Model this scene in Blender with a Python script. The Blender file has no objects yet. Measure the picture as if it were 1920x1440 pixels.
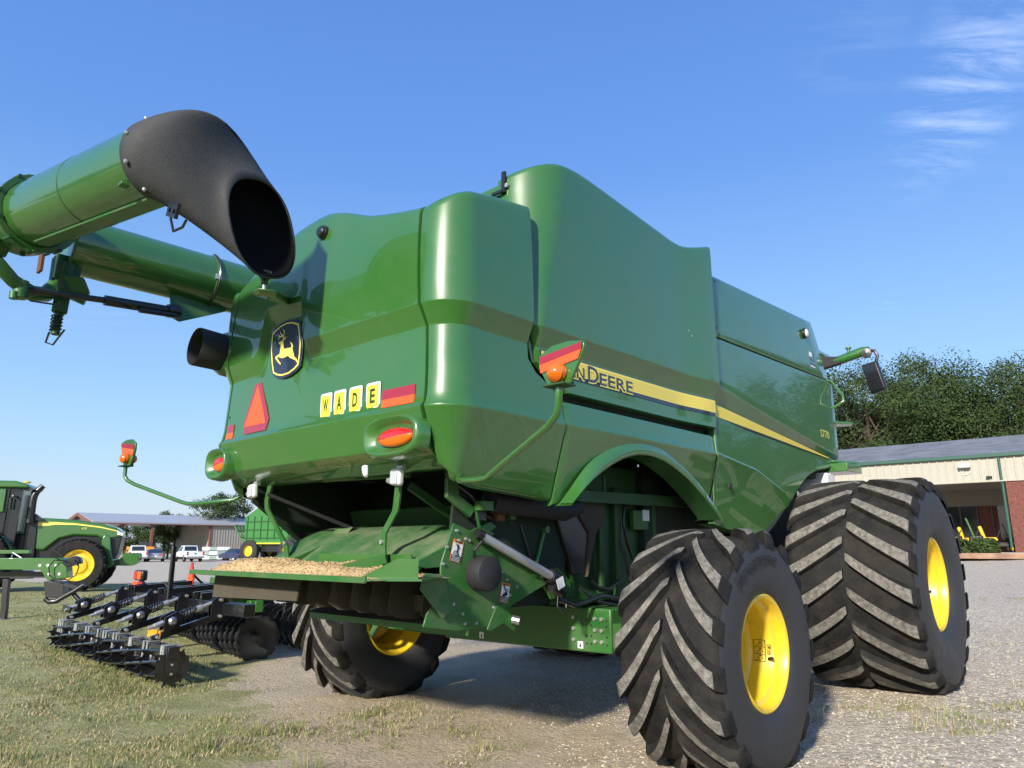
import bpy, bmesh, math, random
from mathutils import Vector, Matrix, noise
from mathutils.geometry import tessellate_polygon
R=math.radians; sin=math.sin; cos=math.cos; PI=math.pi
random.seed(7)
SC=bpy.context.scene; COL=SC.collection
# ------------------------------------------------------------ camera
cam=bpy.data.cameras.new('camera'); cam.sensor_width=36; cam.lens=36*1367/1920; cam.clip_end=3000; cam.clip_start=.05
co=bpy.data.objects.new('camera',cam); co.location=(0,0,1.40); co.rotation_euler=(R(90+12.6),0,0); COL.objects.link(co); SC.camera=co
# ------------------------------------------------------------ light
SUN_AZ,SUN_EL=206.0,25.0
w=bpy.data.worlds.new('World'); SC.world=w; w.use_nodes=True
nt=w.node_tree; N=nt.nodes; LK=nt.links
for n in list(N): N.remove(n)
out=N.new('ShaderNodeOutputWorld'); bg=N.new('ShaderNodeBackground'); LK.new(bg.outputs[0],out.inputs[0])
sky=N.new('ShaderNodeTexSky'); sky.sky_type='NISHITA'; sky.sun_disc=False; sky.sun_elevation=R(SUN_EL); sky.sun_rotation=R(SUN_AZ)
sky.altitude=100; sky.air_density=1.0; sky.dust_density=1.0; sky.ozone_density=1.5
bg.inputs[1].default_value=0.142
def wn(t,**k):
    n=N.new(t)
    for a,b in k.items(): setattr(n,a,b)
    return n
def wmath(op,a,b=None):
    n=N.new('ShaderNodeMath'); n.operation=op
    for i,x in enumerate((a,b)):
        if x is None: continue
        if isinstance(x,(int,float)): n.inputs[i].default_value=x
        else: LK.new(x,n.inputs[i])
    return n.outputs[0]
# thin cirrus: stretched noise on a flat cloud layer seen in perspective, plus a haze bank near the horizon
tc=wn('ShaderNodeTexCoord'); sx=wn('ShaderNodeSeparateXYZ'); LK.new(tc.outputs['Generated'],sx.inputs[0])
zc=wmath('MAXIMUM',sx.outputs[2],0.03)
px=wmath('DIVIDE',sx.outputs[0],zc); py=wmath('DIVIDE',sx.outputs[1],zc)
cx=wn('ShaderNodeCombineXYZ'); LK.new(px,cx.inputs[0]); LK.new(py,cx.inputs[1])
mp=wn('ShaderNodeMapping'); mp.inputs['Rotation'].default_value=(0,0,R(-28)); mp.inputs['Scale'].default_value=(0.55,1.7,1); mp.inputs['Location'].default_value=(1.35,0.52,0); LK.new(cx.outputs[0],mp.inputs[0])
n1=wn('ShaderNodeTexNoise'); n1.inputs['Scale'].default_value=0.55; n1.inputs['Detail'].default_value=3; LK.new(mp.outputs[0],n1.inputs[0])
mp2=wn('ShaderNodeMapping'); mp2.inputs['Rotation'].default_value=(0,0,R(-48)); mp2.inputs['Scale'].default_value=(1.3,4.4,1); LK.new(cx.outputs[0],mp2.inputs[0])
n2=wn('ShaderNodeTexNoise'); n2.inputs['Scale'].default_value=1.9; n2.inputs['Detail'].default_value=10; n2.inputs['Roughness'].default_value=.66; n2.inputs['Distortion'].default_value=.5; LK.new(mp2.outputs[0],n2.inputs[0])
r1=wn('ShaderNodeMapRange'); r1.inputs[1].default_value=.60; r1.inputs[2].default_value=.80; LK.new(n1.outputs[0],r1.inputs[0])
r2=wn('ShaderNodeMapRange'); r2.inputs[1].default_value=.45; r2.inputs[2].default_value=.76; LK.new(n2.outputs[0],r2.inputs[0])
def wisp(c,rot,sc):      # one drifting wisp on the cloud layer
    m=wn('ShaderNodeMapping'); m.vector_type='TEXTURE'; m.inputs['Location'].default_value=(*c,0); m.inputs['Rotation'].default_value=(0,0,R(rot)); m.inputs['Scale'].default_value=(*sc,1); LK.new(cx.outputs[0],m.inputs[0])
    d=wn('ShaderNodeVectorMath'); d.operation='LENGTH'; LK.new(m.outputs[0],d.inputs[0]); q=wn('ShaderNodeMapRange'); q.interpolation_type='SMOOTHSTEP'; q.inputs[1].default_value=1.0; q.inputs[2].default_value=.15; LK.new(d.outputs['Value'],q.inputs[0]); return q.outputs[0]
ws=wmath('MAXIMUM',wisp((1.02,1.46),71,(.66,.19)),wisp((1.60,2.95),25,(.14,.07)))
ws=wmath('MAXIMUM',ws,wmath('MULTIPLY',wisp((.70,1.30),60,(.34,.16)),.22))
cl=wmath('MULTIPLY',wmath('MAXIMUM',wmath('MULTIPLY',r1.outputs[0],.35),ws),r2.outputs[0]); cl=wmath('MULTIPLY',cl,.27)
# colour of the clear sky: a touch more saturated, as a phone renders it
nb=wn('ShaderNodeTexNoise'); nb.inputs['Scale'].default_value=3.0; nb.inputs['Detail'].default_value=3; LK.new(tc.outputs['Generated'],nb.inputs[0])
rp=wn('ShaderNodeValToRGB'); LK.new(wmath('ADD',sx.outputs[2],wmath('MULTIPLY',wmath('SUBTRACT',nb.outputs[0],.5),.02)),rp.inputs[0]); e=rp.color_ramp.elements
for i,(q,c) in enumerate([(0.0,(1.70,2.12,2.75)),(.078,(1.55,2.05,2.80)),(.112,(1.32,2.08,3.05)),(.20,(.98,1.85,3.15)),(.47,(.40,1.10,2.88)),(.65,(.30,.90,2.62)),(1.0,(.30,.75,2.3))]):
    x=e[i] if i<2 else e.new(q); x.position=q; x.color=(*c,1)
hm=wn('ShaderNodeMix'); hm.data_type='RGBA'; hm.inputs[0].default_value=.80; LK.new(sky.outputs[0],hm.inputs[6]); LK.new(rp.outputs[0],hm.inputs[7])
mx=wn('ShaderNodeMix'); mx.data_type='RGBA'; LK.new(cl,mx.inputs[0]); LK.new(hm.outputs[2],mx.inputs[6]); mx.inputs[7].default_value=(6.6,7.0,7.6,1)
LK.new(mx.outputs[2],bg.inputs[0])
sl=bpy.data.lights.new('sun','SUN'); sl.energy=3.3; sl.angle=R(3.5); sl.color=(1,.93,.82)
so=bpy.data.objects.new('sun',sl); COL.objects.link(so); so.location=(-20,-20,20)
so.rotation_euler=Vector((-sin(R(SUN_AZ))*cos(R(SUN_EL)),-cos(R(SUN_AZ))*cos(R(SUN_EL)),-sin(R(SUN_EL)))).to_track_quat('-Z','Y').to_euler()
SC.view_settings.view_transform='Standard'; SC.view_settings.look='None'; SC.view_settings.exposure=1.05; SC.view_settings.gamma=1; SC.view_settings.use_curve_mapping=False
SC.render.engine='CYCLES'
# ------------------------------------------------------------ materials
M={}
def mat(name,col,rough=.5,metal=0,coat=0,coatr=.04,spec=.5,var=0,vscale=8,col2=None,bump=0,bscale=40,dust=0,dscale=3,dcol=(.25,.21,.14),trans=0,alpha=1,detail=4):
    m=bpy.data.materials.new(name); m.use_nodes=True; t=m.node_tree; n=t.nodes; l=t.links; b=n['Principled BSDF']
    b.inputs['Roughness'].default_value=rough; b.inputs['Metallic'].default_value=metal
    b.inputs['Coat Weight'].default_value=coat; b.inputs['Coat Roughness'].default_value=coatr
    b.inputs['Specular IOR Level'].default_value=spec; b.inputs['Coat IOR'].default_value=1.5 if coat<1 else 1.60
    b.inputs['Transmission Weight'].default_value=trans
    b.inputs['Base Color'].default_value=(*col,1)
    tcn=n.new('ShaderNodeTexCoord'); cur=None
    if var or col2:
        ns=n.new('ShaderNodeTexNoise'); ns.inputs['Scale'].default_value=vscale; ns.inputs['Detail'].default_value=detail; ns.inputs['Roughness'].default_value=.65; l.new(tcn.outputs['Object'],ns.inputs['Vector'])
        mr=n.new('ShaderNodeMapRange'); mr.inputs[1].default_value=.35; mr.inputs[2].default_value=.65; l.new(ns.outputs[0],mr.inputs[0])
        mi=n.new('ShaderNodeMix'); mi.data_type='RGBA'; l.new(mr.outputs[0],mi.inputs[0])
        c2=col2 if col2 else tuple(min(1,c*(1+var)) for c in col); c1=col if col2 else tuple(c*(1-var) for c in col)
        mi.inputs[6].default_value=(*c1,1); mi.inputs[7].default_value=(*c2,1); cur=mi.outputs[2]
    if dust:
        ns=n.new('ShaderNodeTexNoise'); ns.inputs['Scale'].default_value=dscale; ns.inputs['Detail'].default_value=8; ns.inputs['Roughness'].default_value=.72; l.new(tcn.outputs['Object'],ns.inputs['Vector'])
        mr=n.new('ShaderNodeMapRange'); mr.inputs[1].default_value=.42; mr.inputs[2].default_value=.72; mr.inputs[4].default_value=dust; l.new(ns.outputs[0],mr.inputs[0])
        mi=n.new('ShaderNodeMix'); mi.data_type='RGBA'; l.new(mr.outputs[0],mi.inputs[0])
        if cur: l.new(cur,mi.inputs[6])
        else: mi.inputs[6].default_value=(*col,1)
        mi.inputs[7].default_value=(*dcol,1); cur=mi.outputs[2]
        ma=n.new('ShaderNodeMath'); ma.operation='MULTIPLY_ADD'; l.new(mr.outputs[0],ma.inputs[0]); ma.inputs[1].default_value=.5; ma.inputs[2].default_value=rough; l.new(ma.outputs[0],b.inputs['Roughness'])
        if coat:
            mc=n.new('ShaderNodeMath'); mc.operation='MULTIPLY_ADD'; l.new(mr.outputs[0],mc.inputs[0]); mc.inputs[1].default_value=-coat; mc.inputs[2].default_value=coat; mc.use_clamp=True; l.new(mc.outputs[0],b.inputs['Coat Weight'])
    if cur: l.new(cur,b.inputs['Base Color'])
    if bump:
        ns=n.new('ShaderNodeTexNoise'); ns.inputs['Scale'].default_value=bscale; ns.inputs['Detail'].default_value=5; l.new(tcn.outputs['Object'],ns.inputs['Vector'])
        bp=n.new('ShaderNodeBump'); bp.inputs['Strength'].default_value=bump; bp.inputs['Distance'].default_value=.02; l.new(ns.outputs[0],bp.inputs['Height']); l.new(bp.outputs[0],b.inputs['Normal'])
    M[name]=m; return m
GREEN=(.031,.130,.018)
mat('paint',GREEN,.32,coat=1,coatr=.025,dust=.16,dscale=2.6,dcol=(.12,.16,.08))
mat('paint_dirty',(.020,.125,.018),.45,coat=.35,coatr=.2,dust=.55,dscale=5,dcol=(.13,.13,.075))
mat('paint_dusty',(.030,.115,.030),.6,dust=.8,dscale=3,dcol=(.20,.20,.12))
mat('paint_dark',(.012,.075,.014),.5,dust=.5,dscale=6,dcol=(.06,.055,.035))
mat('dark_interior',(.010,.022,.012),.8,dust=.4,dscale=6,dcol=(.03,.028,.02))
mat('yellow',(.78,.53,.02),.35,coat=.6,coatr=.08,dust=.25,dscale=7,dcol=(.35,.24,.06))
mat('yellow_decal',(.85,.70,.13),.4,coat=.3)
mat('navy_decal',(.014,.017,.030),.3,coat=.8)
mat('white_decal',(.75,.76,.75),.4,coat=.4)
mat('grey_decal',(.22,.23,.28),.4)
mat('letter_green',(.015,.06,.012),.45)
mat('tile_yellow',(.80,.60,.035),.45,coat=.3)
mat('orange_reflector',(.95,.10,.025),.4,spec=.4)
mat('red_reflector',(.30,.015,.03),.25,coat=.6)
mat('warn_orange',(.75,.22,.03),.45)
mat('amber',(.62,.125,.004),.15,coat=.7)
mat('lens_red',(.50,.012,.010),.12,coat=.8)
mat('tyre',(.010,.010,.010),.7,spec=.25,dust=.55,dscale=6,dcol=(.055,.048,.038),bump=.25,bscale=60)
mat('tyre_side',(.027,.028,.031),.50,spec=.45,dust=.40,dscale=4,dcol=(.045,.044,.044),bump=.12,bscale=50)
mat('lug_top',(.235,.22,.19),.92,spec=.15,col2=(.095,.09,.08),vscale=24,bump=.6,bscale=120,detail=8)
mat('tyre_text',(.006,.006,.007),.6)
mat('black',(.012,.012,.013),.38,coat=.3,coatr=.15)
mat('black_gloss',(.010,.010,.012),.25,coat=.8,coatr=.08)
mat('black_matte',(.016,.016,.017),.7,bump=.15)
mat('rubber_spout',(.042,.043,.046),.68,spec=.35,dust=.45,dscale=9,dcol=(.075,.073,.07),bump=.12,bscale=80)
mat('spout_inside_shade',(.006,.006,.007),.9,spec=.1)  # rubber's inner wall coloured blacker to stand in for shade inside
mat('flap',(.055,.045,.030),.85,dust=.6,dscale=5,dcol=(.10,.082,.055))
mat('steel',(.52,.53,.54),.3,metal=.9,var=.2,vscale=20)
mat('zinc',(.55,.55,.52),.38,metal=.7)
mat('silver_tube',(.42,.43,.45),.38,metal=.35,dust=.3,dscale=4)
mat('disc_steel',(.018,.019,.021),.42,spec=.5,dust=.3,dscale=6,dcol=(.04,.04,.042))
mat('glass_dark',(.012,.016,.018),.04,spec=.8)
mat('glass_lamp',(.45,.47,.50),.15,coat=.8)
mat('mirror',(.7,.72,.74),.05,metal=1)
mat('chaff',(.46,.32,.15),.9,col2=(.62,.46,.25),vscale=60,bump=.8,bscale=90)
mat('tile_amber',(.75,.33,.01),.4)
mat('rust',(.12,.05,.02),.85)
# ------------------------------------------------------------ mesh builder
class MB:
    def __init__(s): s.v=[]; s.f=[]; s.m=[]; s.k=0
    def add(s,vs,fs,m=None):
        o=len(s.v); s.v+= [tuple(x) for x in vs]; s.f+=[tuple(i+o for i in q) for q in fs]; s.m+=[s.k if m is None else m]*len(fs); return s
    def box(s,c,d,rot=None):
        hx,hy,hz=d[0]/2,d[1]/2,d[2]/2; c=Vector(c)
        p=[Vector((x,y,z)) for x in(-hx,hx) for y in(-hy,hy) for z in(-hz,hz)]
        if rot is not None:
            rm=rot if isinstance(rot,Matrix) else Matrix.Rotation(rot,3,'Z'); p=[rm@q for q in p]
        return s.add([q+c for q in p],[(0,1,3,2),(4,6,7,5),(0,4,5,1),(2,3,7,6),(0,2,6,4),(1,5,7,3)])
    def beam(s,a,b,w,h,up=(0,0,1)):
        a=Vector(a); b=Vector(b); d=(b-a).normalized(); up=Vector(up); sd=d.cross(up)
        if sd.length<1e-4: sd=d.cross(Vector((1,0,0)))
        sd.normalize(); u2=sd.cross(d).normalized()
        p=[q+sd*(i*w/2)+u2*(j*h/2) for q in(a,b) for i,j in((-1,-1),(1,-1),(1,1),(-1,1))]
        return s.add(p,[(3,2,1,0),(4,5,6,7),(0,1,5,4),(1,2,6,5),(2,3,7,6),(3,0,4,7)])
    def ring(s,c,d,r,n,ph=0):
        d=Vector(d).normalized(); a=d.orthogonal().normalized(); b=d.cross(a); c=Vector(c)
        return [c+a*(r*cos(ph+2*PI*i/n))+b*(r*sin(ph+2*PI*i/n)) for i in range(n)]
    def cyl(s,a,b,r,r2=None,n=16,caps=True):
        a=Vector(a); b=Vector(b); r2=r if r2 is None else r2
        v=s.ring(a,b-a,r,n)+s.ring(b,b-a,r2,n)
        f=[(i,(i+1)%n,n+(i+1)%n,n+i) for i in range(n)]
        if caps: f+=[tuple(range(n))[::-1],tuple(range(n,2*n))]
        return s.add(v,f)
    def tube(s,path,r,n=10,caps=True,closed=False):
        P=[Vector(p) for p in path]; rs=r if isinstance(r,(list,tuple)) else [r]*len(P)
        t=[]
        for i in range(len(P)):
            a=P[max(i-1,0)]; b=P[min(i+1,len(P)-1)]; t.append((b-a).normalized())
        nrm=t[0].orthogonal().normalized(); V=[]
        for i,p in enumerate(P):
            if i:
                q=t[i-1].rotation_difference(t[i]); nrm=(q@nrm).normalized()
            bi=t[i].cross(nrm)
            V+=[p+nrm*(rs[i]*cos(2*PI*j/n))+bi*(rs[i]*sin(2*PI*j/n)) for j in range(n)]
        F=[(i*n+j,i*n+(j+1)%n,(i+1)*n+(j+1)%n,(i+1)*n+j) for i in range(len(P)-1) for j in range(n)]
        if caps: F+=[tuple(range(n))[::-1],tuple(range((len(P)-1)*n,len(P)*n))]
        return s.add(V,F)
    def lathe(s,prof,c,axis,n=32,mats=None):
        # prof: (radius, height along axis)
        d=Vector(axis).normalized(); c=Vector(c); V=[]
        for r,h in prof: V+=s.ring(c+d*h,d,max(r,1e-4),n)
        k=len(prof)
        for i in range(k-1):
            F=[(i*n+j,i*n+(j+1)%n,(i+1)*n+(j+1)%n,(i+1)*n+j) for j in range(n)]
            if i==0: o=len(s.v); s.v+=[tuple(x) for x in V]
            s.f+=[tuple(q+o for q in ff) for ff in F]; s.m+=[mats[i] if mats else s.k]*n
        return s
    def poly(s,pts,ex):
        # flat polygon extruded by the vector ex (both faces and rim)
        P=[Vector(p) for p in pts]; ex=Vector(ex); n=len(P)
        return s.add(P+[p+ex for p in P],[tuple(range(n))[::-1],tuple(range(n,2*n))]+[(i,(i+1)%n,n+(i+1)%n,n+i) for i in range(n)])
    def grid(s,nu,nv,fn,m=None):
        V=[fn(i/(nu-1),j/(nv-1)) for i in range(nu) for j in range(nv)]
        return s.add(V,[(i*nv+j,(i+1)*nv+j,(i+1)*nv+j+1,i*nv+j+1) for i in range(nu-1) for j in range(nv-1)],m)
    def sphere(s,c,r,nu=10,nv=6,sc=(1,1,1)):
        c=Vector(c); V=[]
        for i in range(nv+1):
            a=PI*i/nv
            for j in range(nu):
                b=2*PI*j/nu; V.append(c+Vector((r*sc[0]*sin(a)*cos(b),r*sc[1]*sin(a)*sin(b),r*sc[2]*cos(a))))
        return s.add(V,[(i*nu+j,(i+1)*nu+j,(i+1)*nu+(j+1)%nu,i*nu+(j+1)%nu) for i in range(nv) for j in range(nu)])
    def build(s,name,mats,parent=None,ang=32,bevel=0,wn=False,clean=True,loc=None,normals=True,segs=2):
        me=bpy.data.meshes.new(name); me.from_pydata(s.v,[],s.f)
        if not isinstance(mats,(list,tuple)): mats=[mats]
        for x in mats: me.materials.append(M[x] if isinstance(x,str) else x)
        me.polygons.foreach_set('material_index',s.m)
        if clean:
            bm=bmesh.new(); bm.from_mesh(me); bmesh.ops.remove_doubles(bm,verts=bm.verts,dist=2e-5)
            if normals: bmesh.ops.recalc_face_normals(bm,faces=bm.faces)
            bm.to_mesh(me); bm.free()
        if ang:
            me.polygons.foreach_set('use_smooth',[True]*len(me.polygons)); me.set_sharp_from_angle(angle=R(ang))
        o=bpy.data.objects.new(name,me); COL.objects.link(o)
        if parent: o.parent=parent
        if loc: o.location=loc
        if wn:
            q=o.modifiers.new('wn','WEIGHTED_NORMAL'); q.keep_sharp=True; q.weight=90; q.mode='FACE_AREA'
        if bevel:
            b=o.modifiers.new('bevel','BEVEL'); b.width=bevel; b.segments=segs; b.limit_method='ANGLE'; b.angle_limit=R(40); b.harden_normals=False
        return o
def empty(name,loc=(0,0,0),rz=0,label=None,cat=None,group=None):
    o=bpy.data.objects.new(name,None); o.empty_display_size=.3; COL.objects.link(o); o.location=loc; o.rotation_euler=(0,0,rz)
    if label: tag(o,label,cat,group)
    return o
def tag(o,label=None,cat=None,group=None,kind=None):
    if label: o['label']=label
    if cat: o['category']=cat
    if group: o['group']=group
    if kind: o['kind']=kind
    return o
def copy_tree(o,parent=None):
    c=o.copy(); COL.objects.link(c); c.parent=parent
    for ch in list(o.children): copy_tree(ch,c)
    return c
def lerp(a,b,t): return a+(b-a)*t
def sstep(a,b,x):
    t=min(1,max(0,(x-a)/(b-a))); return t*t*(3-2*t)
def interp(tab,x):
    if x<=tab[0][0]: return tab[0][1]
    for (a,p),(b,q) in zip(tab,tab[1:]):
        if x<=b: return p+(q-p)*(x-a)/(b-a)
    return tab[-1][1]
def sinterp(tab,x):
    # smooth (Catmull-Rom) interpolation through a table
    if x<=tab[0][0]: return tab[0][1]
    if x>=tab[-1][0]: return tab[-1][1]
    for i in range(len(tab)-1):
        a,p=tab[i]; b,q=tab[i+1]
        if x<=b:
            m0=(q-tab[i-1][1])/(b-tab[i-1][0])*(b-a) if i>0 else (q-p)
            m1=(tab[i+2][1]-p)/(tab[i+2][0]-a)*(b-a) if i+2<len(tab) else (q-p)
            t=(x-a)/(b-a); t2=t*t; t3=t2*t
            return (2*t3-3*t2+1)*p+(t3-2*t2+t)*m0+(-2*t3+3*t2)*q+(t3-t2)*m1
_txt={}
def text2d(body,bold=0.0,shear=0):
    """2-D outline mesh of a string, height of a capital = 1, starts at x=0"""
    k=(body,bold,shear)
    if k in _txt: return _txt[k]
    cu=bpy.data.curves.new('t','FONT'); cu.body=body; cu.size=1.0; cu.offset=bold; cu.shear=shear; cu.resolution_u=3; cu.fill_mode='FRONT'
    o=bpy.data.objects.new('t',cu); COL.objects.link(o); dg=bpy.context.evaluated_depsgraph_get(); dg.update()
    me=o.evaluated_get(dg).to_mesh(); V=[v.co.copy() for v in me.vertices]; F=[tuple(p.vertices) for p in me.polygons]
    bpy.data.objects.remove(o); bpy.data.curves.remove(cu)
    x0=min(v.x for v in V); x1=max(v.x for v in V); y0=min(v.y for v in V); y1=max(v.y for v in V)
    V=[((v.x-x0)/(y1-y0),(v.y-y0)/(y1-y0)) for v in V]
    _txt[k]=(V,F,(x1-x0)/(y1-y0)); return _txt[k]
def flat_text(mb,body,org,ux,uz,h,width=None,bold=0.0,m=None):
    V,F,wd=text2d(body,bold); org=Vector(org); ux=Vector(ux).normalized(); uz=Vector(uz).normalized()
    sx=(width/wd if width else h)
    mb.add([org+ux*(x*sx)+uz*(y*h) for x,y in V],F,m); return wd*sx
# ------------------------------------------------------------ ground shape
def gz(x,y):
    h=0.0
    if x>1.5: h+=.036*(min(x,4.5)-1.5)
    if x>4.5: h+=.055*(min(x,22)-4.5)
    h-=.0035*max(0,min(y,140)-18)*(1-sstep(-6,8,x))
    return h
# ============================================================ COMBINE HARVESTER (x forward, y left, z up; origin on the ground under the rear axle)
CB=empty('combine_harvester',(0.008,6.449,0),R(47.7),'huge green combine harvester seen from behind with yellow wheels and folded unloading auger','combine')
S1,S2,S3=1.18,1.18+.22*PI/2,1.18+.22*PI/2+5.97
def plan(s):
    a=abs(s); sg=-1 if s>0 else 1
    if a<=S1: u=-2.09-.022*(1-(a/S1)**2); v=a; n=(-1,0)
    elif a<=S2: th=(a-S1)/.22; u=-1.87-.22*cos(th); v=S1+.22*sin(th); n=(-cos(th),sin(th))
    elif a<=S3: u=-1.87+(a-S2); v=1.40; n=(0,1)
    else: th=(a-S3)/.3; u=4.10+.3*sin(th); v=1.1+.3*cos(th); n=(sin(th),cos(th))
    return u,v*sg,n[0],n[1]*sg
def su(u): return S2+u+1.87      # path length at side position u
def sp(s,z,off): 
    u,v,a,b=plan(s); return (u+a*off,v+b*off,z)
def skin(name,tcols,sfun,rows,mt='paint',parent=CB,ang=40,nosign=1):
    """panel: tcols in 0..1 across, sfun(t,z)->path s, rows(s_mid)->[(z,off)]"""
    mb=MB(); cols=[(tcols[0],-.055),(tcols[0],-.012),(tcols[0],-.004)]
    T=tcols; cols=[(T[0],-.055),(T[0],-.010)]+[(t,0) for t in T[1:-1]]+[(T[-1],-.010),(T[-1],-.055)]
    g=[]
    for t,o in cols:
        s0=sfun(t,2.9); rr=rows(s0)
        g.append([sp(sfun(t,z),z,off+o) for z,off in rr])
    n=len(g[0]); V=[p for c in g for p in c]
    mb.add(V,[(i*n+j,(i+1)*n+j,(i+1)*n+j+1,i*n+j+1) for i in range(len(g)-1) for j in range(n-1)])
    return mb.build(name,mt,parent,ang=ang,wn=True)
def tl(a,b,n,e=.008):
    L=[i/(n-1) for i in range(n)]; L.insert(1,e*.35); L.insert(2,e); L.insert(-1,1-e); L.insert(-1,1-e*.35); return L
TOP=[(-1.22,3.465),(-1.07,3.48),(-.85,3.52),(-.6,3.578),(-.45,3.635),(-.32,3.685),(-.15,3.735),(0,3.745),(.33,3.72),(.8,3.60),(1.22,3.46)]
def lift(v): return .355*(sstep(.03,.12,v)-sstep(.585,.70,v))
def up_rows(z0,zt,o0=.022,n=5):
    r=[]
    for i in range(1,n+1):
        t=i/n; z=lerp(z0,zt-.075,t); r.append((z,lerp(o0,-.004,t*t)))
    return r+[(zt-.04,-.012),(zt-.018,-.026),(zt-.005,-.048),(zt,-.08)]
def tail_rows(s):
    v=-s; L=lift(v); zt=sinterp(TOP,v); zl=2.812+L
    return [(1.855,-.30),(1.86,-.19),(1.962,-.052),(1.972,-.046),(2.176,.010),(2.187,.014),(2.196,.011),(2.222,-.014),(2.30,-.022),(2.42,-.028),(2.55+L*.5,-.032),(2.672+L,-.036),(2.682+L,-.036),(2.688+L,-.033),(2.792+L,.012),(2.80+L,.018),(zl,.022)]+up_rows(zl,zt)
vs=[-1.197+i*.06 for i in range(21)]+[.03+.015*i for i in range(7)]+[.16+.07*i for i in range(6)]+[.58+.02*i for i in range(7)]+[.76+.06*i for i in range(8)]+[1.197]
vs=sorted(set(round(x,4) for x in vs)); tcv=[(-x+1.197)/2.394 for x in vs][::-1]
tcv[0]=0; tcv[-1]=1; tcv=[tcv[0],.002,.006]+tcv[1:-1]+[.994,.998,tcv[-1]]
def seam(z): return 1.205-.075*sstep(2.15,3.5,z)
skin('tail_door',tcv,lambda t,z:lerp(-seam(z)+.011,seam(z)-.011,t),tail_rows)
# corner panels
CT=[(1.2,3.463),(1.30,3.485),(1.42,3.525),(S2,3.555),(su(-1.65),3.60),(su(-1.36),3.645)]
def cor_rows(s):
    a=abs(s); zt=sinterp(CT,a); zb=interp([(1.2,1.855),(1.36,1.80),(S2,1.745),(su(-1.03),1.66)],a)
    return [(zb,-.20),(zb+.004,-.15),(zb+.02,-.128),(lerp(zb,2.18,.35),-.085),(lerp(zb,2.18,.7),-.035),(2.176,.010),(2.187,.014),(2.198,.011),(2.222,-.004),(2.27,-.014),(2.32,-.02),(2.362,-.022),(2.42,-.026),(2.50,-.03),(2.58,-.033),(2.672,-.036),(2.684,-.035),(2.792,.012),(2.80,.018),(2.812,.022)]+up_rows(2.812,zt)
def cor_end(z): return su(-1.36+.33*(1-sstep(2.34,2.62,z))**1.6)
for sg in(1,-1):
    cols=[0,.004,.012]+[.02+.014*i for i in range(34)]+[.52+.03*i for i in range(16)]+[.985,.994,1]
    skin('corner_panel',cols,lambda t,z,sg=sg:sg*lerp(seam(z)+.011,cor_end(z),t),cor_rows)
# fender panels over the rear wheels
ARCH=[(-1.03,1.66),(-.985,1.668),(-.90,1.735),(-.80,1.808),(-.68,1.883),(-.52,1.963),(-.36,2.025),(-.2,2.062),(-.05,2.075),(.1,2.068),(.243,2.042),(.40,1.993),(.55,1.936),(.70,1.862),(.85,1.778),(1.036,1.66),(1.10,1.615)]
def fen_rows(s):
    u=abs(s)-S2-1.87; zb=interp(ARCH,u)
    return [(zb,-.20),(zb+.003,-.135+(zb-1.66)*.2),(zb+.012,-.118+(zb-1.66)*.2)]+[(lerp(zb+.012,2.176,t),lerp(-.118+(zb-1.66)*.2,.010,t)) for t in(.25,.5,.75)]+[(2.176,.010),(2.187,.014),(2.198,.011),(2.222,-.004),(2.28,-.014),(2.33,-.02),(2.345,-.028),(2.350,-.08)]
for sg in(1,-1):
    us=[-1.022]+[-.98+.04*i for i in range(52)]+[1.085]
    skin('fender_panel',[ (x+1.022)/(1.085+1.022) for x in us],lambda t,z,sg=sg:sg*su(lerp(-1.022,1.085,t)),fen_rows)
    # raised flare along the wheel arch
    mb=MB(); P=[]
    pts=[(-.985,1.668)]+ARCH[2:-2]+[(1.036,1.66),(1.085,1.625)]
    for i in range(41):
        u=lerp(-.985,1.08,i/40); z=sinterp(pts,u); dz=(sinterp(pts,u+.02)-sinterp(pts,u-.02))/.04; l=math.hypot(1,dz); nu,nz=-dz/l,1/l
        w_=.085*sstep(-1.0,-.6,u)*(1-.45*sstep(.6,1.08,u))+.012
        P.append([(u,-sg*(1.40-.135+(z-1.66)*.2),z-.004),(u,-sg*(1.40+.010),z-.004),(u+nu*.010,-sg*(1.40+.020),z+nz*.010),(u+nu*w_*.6,-sg*(1.40+.010),z+nz*w_*.6),(u+nu*w_,-sg*(1.40-.085*(2.2-min(2.2,z+nz*w_))/.5-.004),z+nz*w_)])
    V=[p for c in P for p in c]; mb.add(V,[(i*5+j,(i+1)*5+j,(i+1)*5+j+1,i*5+j+1) for i in range(40) for j in range(4)])
    mb.build('fender_flare','paint',CB,ang=50)
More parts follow.
